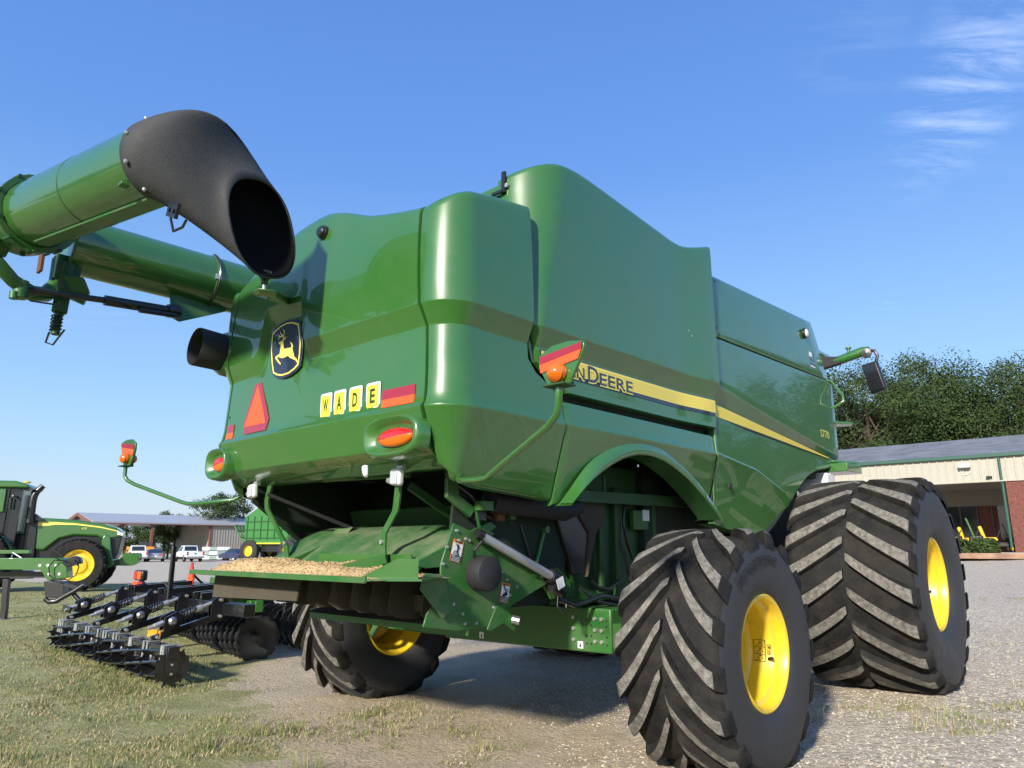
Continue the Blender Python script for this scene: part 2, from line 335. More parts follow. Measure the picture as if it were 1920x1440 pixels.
# grain tank side panels
TT=[(-1.33,3.95),(-1.22,4.0),(-1.1,4.06),(-1.0,4.085),(-.85,4.092),(-.6,4.078),(.3,4.005),(.55,3.985),(.68,3.99),(.85,4.03),(1.10,4.11)]
def tank(sg):
    mb=MB(); rows=24; G=[]
    zk=[2.412,2.416,2.43,2.47,2.52,2.58,2.672,2.684,2.792,2.80,2.812]
    tt=[('r',i/3) for i in range(4)]+[('a',i/14) for i in range(1,15)]+[('s',x/30) for x in range(1,31)]
    for k,t in tt:
        col=[]
        def pt(z,off,k=k,t=t):
            r=lerp(.07,.34,sstep(2.7,4.0,z)); u0=-1.325+.33*(1-sstep(2.40,2.66,z))**1.6
            if k=='r':
                e=(1.40-r-1.13)*sstep(3.15,3.35,z)+.012; return (u0-off*0.3,-sg*(1.40-r-e*(1-t)),z)
            if k=='a':
                th=t*PI/2; return (u0+r-(r+off)*cos(th),-sg*(1.40-r+(r+off)*sin(th)),z)
            u=lerp(u0+r,1.095,t); fl=.045*sstep(.45,1.1,u); return (u,-sg*(1.40+off+fl),z)
        um=-1.33 if k=='r' else (-1.33+.3*t if k=='a' else lerp(-1.03,1.10,t)); zt=sinterp(TT,um)
        rr=[(2.412,-.10),(2.412,-.040),(2.418,-.030)]+[(z,{2.672:-.036,2.684:-.035,2.792:.012,2.80:.018,2.812:.022}.get(z,-.034)) for z in zk[2:]]
        for i in range(1,12): rr.append((lerp(2.812,zt-.05,i/11),lerp(.022,.012,i/11)))
        rr+=[(zt-.02,.006),(zt-.005,-.008),(zt,-.03),(zt-.01,-.07)]
        G.append([pt(z,o) for z,o in rr])
    # front flange
    G.append([(p[0],p[1]+sg*.07,p[2]) for p in G[-1]])
    n=len(G[0]); mb.add([p for c in G for p in c],[(i*n+j,(i+1)*n+j,(i+1)*n+j+1,i*n+j+1) for i in range(len(G)-1) for j in range(n-1)])
    return mb.build('tank_panel','paint',CB,ang=40,wn=True)
for sg in(1,-1): tank(sg)
# front side panels
FB=[(1.10,1.60),(1.17,1.58),(1.35,1.555),(1.97,1.50),(2.1,1.53),(2.3,1.625),(2.52,1.75),(2.75,1.90),(3.0,2.045),(3.25,2.163),(3.5,2.235),(3.84,2.285),(4.05,2.33),(4.4,2.37)]
def fr_rows(s):
    a=abs(s); u=min(4.4,a-S2-1.87); k=(u-1.1)/2.85; zb=interp(FB,u); zt=3.262+.026*(u-1.2)-.05*sstep(4.0,4.4,u)
    cr=interp([(1.1,2.19),(1.9,2.10),(2.5,1.93),(3.0,1.6)],u); bl=lerp(2.684,2.42,k); bu=lerp(2.80,2.455,k)
    rr=[(1.0,-.16),(1.0,-.10),(cr-.2,-.055),(cr,.006),(cr+.03,-.012),(bl-.16,-.026),(bl-.09,-.034),(bl-.006,-.036),(bl,-.035),(bu,.010),(bu+.014,.018)]+[(lerp(bu+.014,zt-.02,i/6),.018) for i in range(1,7)]+[(zt-.006,.010),(zt,-.004),(zt,-.06)]
    o=interp([(z,f) for z,f in rr[1:]],zb)
    return [(zb,o-.16)]+[(max(z,zb),f if z>zb else o) for z,f in rr[1:]]
for sg in(1,-1):
    us=[1.113]+[1.16+.09*i for i in range(33)]
    cols=[(x-1.113)/(4.60-1.113) for x in us]+[.88,.90,.92,.94,.96,.985,1]
    cols=sorted(set(round(c,4) for c in cols)); cols[0]=0; cols=[0,.002,.006]+cols[1:]
    skin('front_side_panel',cols,lambda t,z,sg=sg:sg*su(lerp(1.113,4.60,t)),fr_rows)
    mb=MB(); G=[]
    for i in range(13):
        t=i/12; col=[]
        for j in range(9):
            q=j/8; ue=lerp(4.02,3.80,q); u=lerp(1.113,ue,t); zb=3.278+.026*(u-1.2); zt=lerp(3.895,4.02,(u-1.1)/2.6); col.append((u,-sg*(1.405-.05*q*q),lerp(zb,zt,q)))
        G.append(col)
    n=9; mb.add([p for c in G for p in c],[(i*n+j,(i+1)*n+j,(i+1)*n+j+1,i*n+j+1) for i in range(12) for j in range(8)])
    o=mb.build('tank_upper_panel','paint',CB,ang=30); md=o.modifiers.new('s','SOLIDIFY'); md.thickness=.05; md.offset=-1 ; b=o.modifiers.new('b','BEVEL'); b.width=.012; b.segments=2
# inner structure that closes the body
mb=MB(); mb.box((1.05,0,2.72),(5.5,2.52,1.10)); mb.box((-.2,0,3.25),(2.5,2.5,.5)); mb.box((1.2,0,3.45),(4.4,2.66,.9)); mb.box((2.3,0,1.75),(3.4,1.9,1.1)); mb.build('inner_frame','dark_interior',CB,bevel=.01)
mb=MB(); mb.box((-1.62,0,3.33),(.75,2.44,.16)); mb.build('rear_roof','paint_dirty',CB,bevel=.02)
mb=MB(); mb.box((1.15,0,2.75),(.10,2.66,2.0)); mb.box((0,0,2.376),(2.2,2.58,.2)); mb.build('seam_backing','dark_interior',CB)
# tank rim covers seen from the rear corner
mb=MB(); mb.box((-1.30,0,3.66),(.06,2.3,.5)); mb.build('tank_rear_wall','paint',CB,bevel=.01)
mb=MB(); mb.box((-1.345,-1.135,3.90),(.02,.03,.16)); mb.box((-1.36,-1.09,3.83),(.02,.10,.02)); mb.build('latch_strip','black',CB)
mb=MB(); mb.cyl((-1.35,-1.16,3.87),(-1.325,-1.16,3.87),.016,n=10); mb.build('bolt','zinc',CB)
# ---- tail furniture
def plate(mb,pts,u,th=.004,m=None):
    k=mb.k
    if m is not None: mb.k=m
    mb.poly([(u,a,b) for a,b in pts],(-th,0,0)); mb.k=k
UT=-2.09-.022    # paint plane of the tail centre
def tu(v,z,extra=.004):
    L=lift(v); off=interp([(z_,o) for z_,o in tail_rows(-v)[1:]],z); return -2.09-.022*(1-(v/S1)**2)-off-extra
SH=[(0.553,2.975),(0.494,3.001),(0.423,3.018),(0.338,3.024),(0.252,3.015),(0.173,2.989),(0.139,2.956),(0.116,2.879),(0.1,2.8),(0.098,2.724),(0.108,2.641),(0.161,2.611),(0.254,2.588),(0.351,2.588),(0.433,2.609),(0.488,2.639),(0.517,2.72),(0.54,2.816),(0.551,2.906)]
IN=[(0.525,2.959),(0.469,2.982),(0.399,2.999),(0.328,3.004),(0.249,2.993),(0.167,2.963),(0.14,2.884),(0.121,2.804),(0.121,2.724),(0.132,2.653),(0.177,2.631),(0.256,2.608),(0.347,2.607),(0.413,2.62),(0.473,2.646),(0.504,2.73),(0.527,2.821),(0.53,2.902)]
DEER=[(0.423,2.865),(0.412,2.855),(0.395,2.854),(0.391,2.836),(0.395,2.801),(0.4,2.78),(0.437,2.773),(0.46,2.767),(0.453,2.754),(0.419,2.723),(0.376,2.694),(0.372,2.703),(0.41,2.735),(0.433,2.759),(0.402,2.756),(0.365,2.742),(0.326,2.74),(0.281,2.745),(0.254,2.726),(0.214,2.709),(0.179,2.696),(0.137,2.658),(0.129,2.663),(0.165,2.704),(0.194,2.723),(0.208,2.751),(0.221,2.779),(0.23,2.792),(0.219,2.805),(0.235,2.829),(0.255,2.844),(0.264,2.843),(0.245,2.82),(0.242,2.807),(0.249,2.8),(0.295,2.805),(0.336,2.805),(0.35,2.826),(0.355,2.852),(0.355,2.874),(0.338,2.876),(0.319,2.894),(0.33,2.898),(0.354,2.889),(0.376,2.878),(0.418,2.872)]
ANT=[[(0.366,2.886),(0.359,2.912),(0.352,2.934),(0.358,2.947),(0.373,2.959)],[(0.364,2.909),(0.389,2.924),(0.408,2.946)],[(0.369,2.908),(0.409,2.914),(0.431,2.926)],[(0.387,2.914),(0.415,2.907),(0.436,2.897)]]
ue=-2.090
em=MB(); em.poly([(ue,a,b) for a,b in SH],(-.010,0,0)); emo=em.build('emblem_plate','navy_decal',CB,bevel=.003)
eb=MB(); c0=(.325,2.81); rb=[]
for a,b in IN: rb.append(((ue-.012,a,b),(ue-.012,c0[0]+(a-c0[0])*.925,c0[1]+(b-c0[1])*.945)))
n=len(rb); eb.add([p for q in rb for p in q],[(2*i,2*((i+1)%n),2*((i+1)%n)+1,2*i+1) for i in range(n)])
eb.add([(ue-.0125,a,b) for a,b in DEER],[tuple(t) for t in tessellate_polygon([[Vector((a,b,0)) for a,b in DEER]])])
for st in ANT:
    for (a,b),(c,d) in zip(st,st[1:]):
        l=math.hypot(c-a,d-b); nx,nz=-(d-b)/l*.0048,(c-a)/l*.0042
        eb.add([(ue-.0125,a+nx,b+nz),(ue-.0125,a-nx,b-nz),(ue-.0125,c-nx,d-nz),(ue-.0125,c+nx,d+nz)],[(0,1,2,3)])
eb.build('leaping_deer_mark','yellow_decal',emo,ang=0,clean=False)
# slow-moving-vehicle triangle
o1=MB(); o1.poly([(tu(a,b,.003),a,b) for a,b in[(.768,2.612),(.677,2.612),(.505,2.315),(.53,2.232),(.855,2.232),(.890,2.315)]],(-.003,0,0))
t_=o1.build('slow_vehicle_triangle','red_reflector',CB); o2=MB(); o2.poly([(tu(a,b,.0075),a,b) for a,b in[(.722,2.600),(.545,2.288),(.868,2.288)]],(-.0015,0,0)); o2.build('triangle_face','orange_reflector',t_)
# name tiles W A D E
for ch,a,b in(('W',-.160,-.292),('A',-.312,-.446),('D',-.478,-.616),('E',-.652,-.795)):
    z0,z1=2.224,2.398; uu=tu((a+b)/2,2.3,.002)
    def rr(e,u,m,mb,rad=.018):
        pts=[]
        for cx_,cz_,a0 in((b+e+rad,z0+e+rad,180),(a-e-rad,z0+e+rad,270),(a-e-rad,z1-e-rad,0),(b+e+rad,z1-e-rad,90)):
            for k in range(5): an=R(a0+k*22.5); pts.append((cx_+rad*cos(an),cz_+rad*sin(an)))
        plate(mb,pts,u,.0012,m)
    tb=MB(); rr(0,uu,0,tb); rr(.007,uu-.0015,1,tb,.014); rr(.0105,uu-.003,0,tb,.012); rr(.016,uu-.0045,2,tb,.006)
    to=tb.build('name_tile',['white_decal','grey_decal','tile_yellow'],CB,ang=0)
    lb=MB(); wd=.052 if ch!='W' else .056
    V,F,ww=text2d(ch,.03); zz0=z0+.042; hh=.092
    lb.add([(uu-.0065,(a+b)/2+wd/2-x*wd/ww,zz0+y*hh) for x,y in V],F); lb.build('letter','letter_green',to,ang=0,clean=False)
for (a0,a1) in((-.818,-1.112),(1.19,1.05)):
    if a0>0: a0,a1=1.155,1.05
    mb=MB(); mb.poly([(tu(a,b,.003),a,b) for a,b in[(a0,2.333),(a1,2.333),(a1,2.273),(a0,2.273)]],(-.003,0,0)); ro=mb.build('reflector_strip','red_reflector',CB)
    mb=MB(); mb.poly([(tu(a,b,.003),a,b) for a,b in[(a0,2.272),(a1,2.272),(a1,2.222),(a0,2.222)]],(-.003,0,0)); mb.build('reflector_lower_half','orange_reflector',ro)
# tail lamps in swept oval housings
def rring(c,a,b,u,n=28,p=3.0):
    r=[]
    for i in range(n):
        t=2*PI*i/n; ct,st=cos(t),sin(t); r.append((u,c[0]+a*math.copysign(abs(ct)**(2/p),ct),c[1]+b*math.copysign(abs(st)**(2/p),st)))
    return r
for cv in(-.955,1.20):
    mb=MB(); hs=[rring((cv,2.030),.275,.130,-2.05),rring((cv,2.032),.264,.123,-2.110),rring((cv,2.034),.254,.118,-2.132),rring((cv,2.036),.238,.110,-2.140),rring((cv,2.036),.225,.102,-2.138),rring((cv-.01,2.032),.190,.078,-2.098),rring((cv-.015,2.030),.178,.070,-2.090)]
    if cv>0: hs=[[(u,cv+(v-cv)*.62,z) for u,v,z in r] for r in hs]
    n=28; V=[p for r in hs for p in r]; mb.add(V,[(i*n+j,i*n+(j+1)%n,(i+1)*n+(j+1)%n,(i+1)*n+j) for i in range(6) for j in range(n)]+[tuple(range(6*n,7*n))])
    lo=mb.build('tail_lamp','paint',CB,ang=60); k=1 if cv<0 else .62
    lb=MB(); ln=[]
    for q,uu in((1.0,-2.085),(1.0,-2.102),(.93,-2.114),(.65,-2.122),(.3,-2.125)): ln.append([(uu,cv-.015+x*q*k,2.028+y*q) for x,y in[(.160*cos(2*PI*i/32),.056*sin(2*PI*i/32)) for i in range(32)]])
    V=[p for r in ln for p in r]+[(-2.126,cv-.015,2.028)]
    F=[];mi=[]
    for i in range(4):
        for j in range(32): F.append((i*32+j,i*32+(j+1)%32,(i+1)*32+(j+1)%32,(i+1)*32+j)); mi.append(0 if j<15 or j==31 else 1)
    for j in range(32): F.append((128+j,128+(j+1)%32,160)); mi.append(0 if j<15 or j==31 else 1)
    lb.v=V; lb.f=F; lb.m=mi; lb.build('lamp_lens',['lens_red','amber'],lo,ang=60,clean=False)
# round vent cap, spout cradle, exhaust duct
mb=MB(); z_=3.572; v_=-.113; uu=tu(v_,z_,0); mb.lathe([(.001,.05),(.030,.05),(.036,.044),(.040,.04),(.040,.026),(.050,.024),(.052,.0)],(uu+.004,v_,z_),(-1,0,0),24); mb.build('vent_cap','black',CB)
mb=MB(); V=[(-2.06,.44,3.235),(-2.06,.36,3.215),(-2.56,-.315,2.975),(-2.66,-.27,2.975),(-2.66,-.16,2.98),(-2.06,.44,3.17),(-2.06,.37,3.15),(-2.53,-.27,2.945),(-2.62,-.24,2.945),(-2.62,-.18,2.95)]
mb.add(V,[(0,1,2,3,4),(9,8,7,6,5),(0,5,6,1),(1,6,7,2),(2,7,8,3),(3,8,9,4),(4,9,5,0)]); br=mb.build('spout_cradle','paint',CB,bevel=.010)
mb=MB(); mb.cyl((-2.6,-.235,2.985),(-2.6,-.235,3.04),.011,n=10); mb.build('cradle_rod','zinc',br)
mb=MB(); mb.lathe([(.012,3.02),(.02,3.025),(.022,3.05),(.04,3.075),(.045,3.095),(.045,3.105)],(-2.6,-.235,0),(0,0,1),14); mb.build('cradle_cup','black',br)
mb=MB(); d=Vector((-1,.05,.06)).normalized(); c=Vector((-2.02,1.33,2.955))
mb.lathe([(.150,0),(.152,.06),(.157,.285),(.152,.297),(.146,.285),(.140,.10),(.07,.07),(.07,.16),(.055,.16),(.055,.05),(.001,.05)],c,d,40); mb.build('exhaust_duct','black_matte',CB,ang=40)
mb=MB(); mb.lathe([(.19,-.04),(.185,.05),(.165,.085),(.15,.085)],c,d,40); mb.build('duct_collar','paint',CB,ang=40)
# ---- wheels
def make_wheel(c,Rt,W,rim,nl,lh,lw,dth,out,ground,name='wheel',curv=1.0,offs=0.0,text=None,decal=False,flat_in=False):
    """c: centre of the wheel, out=-1 means the dished outer side looks to -y"""
    c=Vector(c); H=Rt-rim
    ax=lambda a:out*a
    P=lambda r,a,th:(c.x+r*cos(th),c.y+ax(a),max(c.z+r*sin(th),ground))
    # rim (the part), with its dish
    mb=MB(); b=.43*W
    prof=[(rim+.004,b-.03),(rim+.004,b+.012),(rim-.006,b+.016),(rim-.022,b+.008),(rim-.030,b-.012),(rim-.034,b-.055),(rim-.058,b-.070),(rim-.070,b-.10),(rim-.078,b-.30*W),(rim-.095,b-.33*W),(rim-.115,b-.335*W),(rim*.62,b-.42*W),(rim*.50,b-.42*W),(rim*.47,b-.36*W),(.12,b-.35*W),(.10,b-.30*W),(.001,b-.30*W)]
    if flat_in: prof+=[]
    n=72; V=[]
    for r,a in prof: V+=[(c.x+r*cos(2*PI*i/n),c.y+ax(a),c.z+r*sin(2*PI*i/n)) for i in range(n)]
    mb.add(V,[(i*n+j,i*n+(j+1)%n,(i+1)*n+(j+1)%n,(i+1)*n+j) for i in range(len(prof)-1) for j in range(n)])
    # inner side of the rim, seen from the other side
    pin=[(rim+.004,-b+.03),(rim+.004,-b-.012),(rim-.012,-b-.014),(rim-.03,-b+.02),(rim-.04,-b+.08),(rim-.085,-b+.14),(rim-.09,b-.345*W),(rim*.60,b-.43*W),(.001,b-.43*W)]
    V=[]
    for r,a in pin: V+=[(c.x+r*cos(2*PI*i/n),c.y+ax(a),c.z+r*sin(2*PI*i/n)) for i in range(n)]
    mb.add(V,[(i*n+j,i*n+(j+1)%n,(i+1)*n+(j+1)%n,(i+1)*n+j) for i in range(len(pin)-1) for j in range(n)])
    for k in range(10): 
        a=2*PI*k/10; p=Vector((c.x+rim*.36*cos(a),c.y+ax(b-.35*W),c.z+rim*.36*sin(a))); mb.cyl(p,p+Vector((0,ax(.03),0)),.018,n=6)
    wo=mb.build(name,'yellow',CB,ang=30)
    vb=MB(); va=-.28; q=Vector((c.x+(rim-.085)*cos(va),c.y+ax(b-.13*W),c.z+(rim-.085)*sin(va))); vb.cyl(q,q+Vector((-.02*cos(va),ax(.035),.01)),.011,n=8); vb.build('valve_stem','black',wo)
    # tyre: carcass + lugs
    tb=MB(); rb=Rt-lh
    half=[(rim-.002,.425),(rim+.012,.452),(rim+.12*H,.484),(rim+.30*H,.503),(rim+.50*H,.505),(rim+.68*H,.495),(rb-.10*H,.474),(rb-.03*H,.448),(rb-.005*H,.41),(rb+.004,.34),(rb+.010,.2),(rb+.012,0)]
    half=[(r,a*W) for r,a in half]; prof=[(r,a) for r,a in half]+[(r,-a) for r,a in half[-2::-1]]
    n=120; V=[]
    def squash(p):   # bulge above the flattened contact patch
        return p
    for r,a in prof:
        for i in range(n):
            th=2*PI*i/n; x,y,z=P(r,a,th); zz=c.z+r*sin(th); k=max(0,1-(zz-ground)/(.35*H+.2)) if cos(th-3*PI/2)>.5 else 0
            sgn=1 if a>0 else -1; V.append((x,c.y+ax(a+sgn*(.035*W*k*k if abs(a)>.4*W else 0)),z))
    F=[];mi=[]
    for i in range(len(prof)-1):
        side=1 if (i<6 or i>=len(prof)-7) else 0
        for j in range(n): F.append((i*n+j,i*n+(j+1)%n,(i+1)*n+(j+1)%n,(i+1)*n+j)); mi.append(side)
    tb.v=V; tb.f=F; tb.m=mi
    # lugs: curved bars running from the centre line down over the shoulder
    for sd in(1,-1):
        for k in range(nl):
            th0=2*PI*(k+(.5 if sd<0 else 0))/nl+offs; K=15; ring=[]
            jit=random.uniform(-.006,.006)
            for q in range(K):
                t=q/(K-1); a=lerp(.012*W,.498*W,t)
                th=th0+jit+dth*lerp(t,1.55*t-.70*t*t+.15*t**3,curv); 
                sh=max(0,(a/W-.435)/.063)           # over the shoulder
                rt=Rt-lh*.10*(a/(.5*W))**2-sh**1.7*lh*1.15-(lh*.3 if q==0 else 0); rbse=min(rb-.012,rt-.02)-sh*sh*.03
                wt=lw*(.42+.14*t)*(.8 if q==0 else 1)+.25*lw*sh*.4; wb=wt+lh*.34
                # width measured along the circumference
                aa=a*sd
                f=lambda r,w_: P(r,aa,th+w_/Rt)
                ring.append([f(rbse,wb),f(lerp(rbse,rt,.86),wt*1.08),f(rt,wt*.90),f(rt,-wt*.90),f(lerp(rbse,rt,.86),-wt*1.08),f(rbse,-wb)])
            V=[p for r_ in ring for p in r_]
            fs=[];ms=[]
            for q in range(K-1):
                for j in range(5):
                    fs.append((q*6+j,(q+1)*6+j,(q+1)*6+j+1,q*6+j+1)); ms.append(2 if (j==2 and q<K-2) else 0)
            e=(K-1)*6; fs+=[(0,1,2,3,4,5),(e+5,e+4,e+3,e+2,e+1,e)]; ms+=[0,0]
            o=len(tb.v); tb.v+=V; tb.f+=[tuple(i+o for i in ff) for ff in fs]; tb.m+=ms
    to=tb.build('tyre',['tyre','tyre_side','lug_top'],wo,ang=38,clean=False)
    if text:
        xb=MB(); V,F,wd=text2d(text,0.0,.25); hh=.095; r0=rim+.44*H
        a0=PI/2+.80 if out<0 else PI/2
        pts=[]
        for x,y in V:
            th=a0-(x*hh*1.22)/(r0+hh/2); r=r0+y*hh; pts.append((c.x+r*cos(th),c.y+ax(.512*W-.002*0+.004),c.z+r*sin(th)))
        xb.add(pts,F); xb.build('tyre_lettering','tyre_text',wo,ang=0,clean=False)
    if decal:
        db=MB(); y=c.y+ax(b-.338*W+.004)
        # small maintenance chart printed on the dish wall
        def q(x0,z0,x1,z1,m=0,dy=0):
            db.k=m
            f=lambda x,z:(lambda th,r:(c.x+r*cos(th),c.y+ax(b-.20*W+z),c.z+r*sin(th)))(x,rim-.076)
            nn=4; V=[];
            for i in range(nn+1):
                x=lerp(x0,x1,i/nn); V+=[f(x,z0),f(x,z1)]
            V=[(a,b_,cc) for a,b_,cc in V]
            V=[tuple(Vector((c.x,v[1],c.z))+(Vector(v)-Vector((c.x,v[1],c.z)))*(1-.004-dy)) for v in V]
            db.add(V,[(2*i,2*i+2,2*i+3,2*i+1) for i in range(nn)])
        A=-.35
        L=.008
        for (x0,z0,x1,z1) in((A,-.06,A+.5,-.055),(A,.02,A+.5,.025),(A,-.06,A+.012,.025),(A+.488,-.06,A+.5,.025),(A+.16,-.06,A+.168,.025),(A+.33,-.06,A+.338,.025)): q(x0,z0,x1,z1)
        for i in range(9): q(A+.03+.05*i,-.045+.012*(i%3),A+.05+.05*i,-.03+.012*(i%3))
        for i in range(9): q(A+.02+.05*i,-.018+.008*((i*2)%3),A+.045+.05*i,-.010+.008*((i*2)%3))
        for (x0,z0,x1,z1) in((A+.18,.035,A+.4,.038),(A+.18,.06,A+.4,.063),(A+.18,.035,A+.19,.063),(A+.39,.035,A+.4,.063),(A+.2,.045,A+.28,.052),(A+.31,.043,A+.36,.056)): q(x0,z0,x1,z1)
        db.build('rim_chart_decal','black',wo,ang=0,clean=False)
    return wo
make_wheel((0,-1.885,.735),0.790,.72,.362,17,.064,.092,.58,-1,0.012,offs=.10,text='Firestone',decal=True)
make_wheel((0.02,1.885,.735),0.790,.72,.362,17,.064,.092,.58,1,0.005,offs=.30)
make_wheel((3.35,-1.945,1.055),1.025,1.18,.437,20,.068,.115,.36,-1,0.100,curv=.45,offs=.05)
make_wheel((3.35,1.945,1.055),1.025,1.18,.437,20,.068,.115,.36,1,0.035,curv=.45,offs=.15)
# ---- side stripe, lettering, markings
def vs_side(u,z):   # outer surface y on the right side at (u,z)
    k=(u-1.1)/2.85
    if u<1.1: off=-.034; fl=.045*sstep(.45,1.1,u); return -(1.40+off+fl)
    return -(1.40-.032)
def strip(mb,pts,th=.004,m=0,n=24):
    pass
sb=MB(); ub=[-1.235+ (1.09+1.235)*i/24 for i in range(25)]; e=.006
def sidestrip(mb,us,zlo,zhi,extra,m):
    V=[]
    for u in us: V+=[(u,vs_side(u,zlo(u))-extra,zlo(u)),(u,vs_side(u,zhi(u))-extra,zhi(u))]
    mb.add(V,[(2*i,2*i+2,2*i+3,2*i+1) for i in range(len(us)-1)],m)
sidestrip(sb,ub,lambda u:2.518,lambda u:2.664,.004,1); sidestrip(sb,ub,lambda u:2.548,lambda u:2.656,.006,0)
for k in range(5): sidestrip(sb,ub,lambda u,k=k:2.563+.018*k,lambda u,k=k:2.567+.018*k,.0075,2)
st=sb.build('side_stripe',['yellow_decal','navy_decal','tile_yellow'],CB,ang=0,clean=False)
uf=[1.12+(3.93-1.12)*i/30 for i in range(31)]
zt_=lambda u:lerp(2.650,2.412,(u-1.12)/2.81); zb_=lambda u:lerp(2.538,2.400,(u-1.12)/2.81)
def vsf(u,z): return -(1.40-.032)
sf=MB()
for (lo,hi,ex,m) in((lambda u:zb_(u)-.034*(1-(u-1.12)/2.9),lambda u:zt_(u)+.008,.004,1),(zb_,zt_,.006,0)):
    sidestrip(sf,uf,lo,hi,ex,m)
for k in range(5): sidestrip(sf,uf,lambda u,k=k:lerp(zb_(u),zt_(u),.13+.17*k),lambda u,k=k:lerp(zb_(u),zt_(u),.165+.17*k),.0075,2)
sf.build('front_stripe',['yellow_decal','navy_decal','tile_yellow'],CB,ang=0,clean=False)
# lettering runs front-to-back reversed on the right side: x of text goes towards +u
def side_text(body,u0,z0,h,w,m,extra,grow=0,name=None,parent=CB,bold=0.0):
    mb=MB(); V,F,wd=text2d(body,bold); sx=w/wd
    mb.add([(u0+x*sx,vs_side(u0+x*sx,z0)-extra,z0+y*h) for x,y in V],F); return mb.build(name,m,parent,ang=0,clean=False)
u0=-1.15
for body,h,w in(('J',.115,.058),('OHN',.088,.30),('D',.115,.125),('EERE',.088,.43)):
    z0=2.5285
    side_text(body,u0+.004,z0-.006,h,w,'yellow_decal',.0085,name='letter_outline',parent=st,bold=.055)
    side_text(body,u0,z0+.004,h,w,'navy_decal',.0105,name='lettering',parent=st,bold=.012)
    u0+=w+(.018 if body in 'JOHN' and body!='OHN' else .042 if body=='OHN' else .014)
side_text('S770',3.60,2.615,.085,.27,'yellow_decal',.002,name='model_number',bold=.006).location=(0,-.0535,0)
mb=MB(); mb.lathe([(.001,.03),(.05,.03),(.06,.022),(.062,0)],(3.46,-1.39,3.80),(0,-1,0),20); mb.build('side_lamp_base','black',CB)
mb=MB(); mb.lathe([(.001,.048),(.03,.046),(.046,.036),(.05,.028)],(3.46,-1.39,3.80),(0,-1,0),20); mb.build('side_lamp_lens','white_decal',CB)
db=MB()
for (a,b,c,d,m) in((3.52,3.50,3.68,3.53,0),(3.55,3.545,3.62,3.60,1),(3.61,3.555,3.67,3.62,0),(3.53,3.455,3.70,3.475,0),(3.55,3.425,3.68,3.44,1)):
    db.k=m; db.poly([(a,-1.402,b),(c,-1.402,b),(c,-1.400,d),(a,-1.400,d)],(0,-.004,0))
db.build('anniversary_decal',['navy_decal','white_decal'],CB,ang=0)
mb=MB(); mb.lathe([(.001,.012),(.02,.012),(.03,.006),(.032,0)],(1.38,-1.365,1.93),(0,-1,0),16); mb.build('access_plug','black_matte',CB)
# ---- warning marker arms with reflector paddles
for sg in(-1,1):
    P=[(-1.78,1.22,1.86),(-1.90,1.30,1.77),(-2.0,1.42,1.755),(-2.06,1.62,1.745),(-2.09,1.72,1.747),(-2.12,1.78,1.765),(-2.30,2.30,1.925),(-2.335,2.375,1.962),(-2.35,2.40,2.0),(-2.35,2.402,2.08)]
    mb=MB(); mb.tube([(a,sg*b,c) for a,b,c in P],.0165,12); arm=mb.build('marker_arm','paint',CB,ang=50)
    KS=1.30 if sg>0 else 1.06
    mb=MB(); y=lambda v:sg*(2.402+(v-2.402)*KS)
    zz=lambda z:2.085+(z-2.085)*KS
    shp=[(2.35,2.085),(2.33,2.11),(2.298,2.17),(2.292,2.20),(2.298,2.232),(2.36,2.262),(2.45,2.268),(2.525,2.256),(2.534,2.235),(2.515,2.19),(2.475,2.125),(2.455,2.088)]
    mb.poly([(-2.345,y(a),zz(b)) for a,b in shp],(.018,0,0)); pd=mb.build('marker_paddle','paint',CB,bevel=.004)
    mb=MB(); mb.box((-2.35,y(2.402),2.084),(.09,.12,.008)); mb.box((-2.31,y(2.402),2.11),(.008,.10,.06)); mb.build('paddle_foot','paint_dark',pd,bevel=.002)
    mb=MB(); mb.poly([(-2.348,y(2.302),zz(2.222)),(-2.348,y(2.525),zz(2.250)),(-2.348,y(2.520),zz(2.222)),(-2.348,y(2.300),zz(2.190))],(-.003,0,0)); mb.build('paddle_red_band','red_reflector',pd)
    mb=MB(); mb.poly([(-2.348,y(2.300),zz(2.188)),(-2.348,y(2.520),zz(2.220)),(-2.348,y(2.502),zz(2.182)),(-2.348,y(2.305),zz(2.152))],(-.003,0,0)); mb.build('paddle_orange_band','orange_reflector',pd)
    for s_,dx in((-1,-2.348),(1,-2.324)):
        mb=MB(); mb.lathe([(.044,0),(.046,.012),(.042,.022),(.044,.03),(.036,.04),(.026,.052),(.012,.058),(.001,.06)],(dx,y(2.402),zz(2.136)),(s_,0,0),24); mb.build('marker_lamp','amber',pd,ang=35)
# ---- hood cavity, straw chute, chopper
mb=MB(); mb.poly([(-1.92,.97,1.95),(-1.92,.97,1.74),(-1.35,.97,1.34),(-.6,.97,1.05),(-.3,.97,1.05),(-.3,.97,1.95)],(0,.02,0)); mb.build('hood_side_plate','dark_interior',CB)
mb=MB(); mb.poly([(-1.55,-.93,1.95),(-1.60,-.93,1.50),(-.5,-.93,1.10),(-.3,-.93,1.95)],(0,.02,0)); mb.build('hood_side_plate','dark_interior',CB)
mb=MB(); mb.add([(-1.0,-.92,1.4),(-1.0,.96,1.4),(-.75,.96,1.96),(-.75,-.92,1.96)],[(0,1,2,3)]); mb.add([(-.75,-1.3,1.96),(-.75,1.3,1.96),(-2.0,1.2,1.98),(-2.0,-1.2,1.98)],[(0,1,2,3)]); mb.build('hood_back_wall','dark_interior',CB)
ch=MB()
def chf(a,b):
    v=lerp(-.925,.84,a); t=b
    u=lerp(-1.86,-1.12,t); z=1.27+.285*sin(t*PI*.55); return (u,v,z)
ch.grid(24,14,chf); cho=ch.build('straw_chute','paint_dusty',CB,ang=60); md=cho.modifiers.new('s','SOLIDIFY'); md.thickness=.012
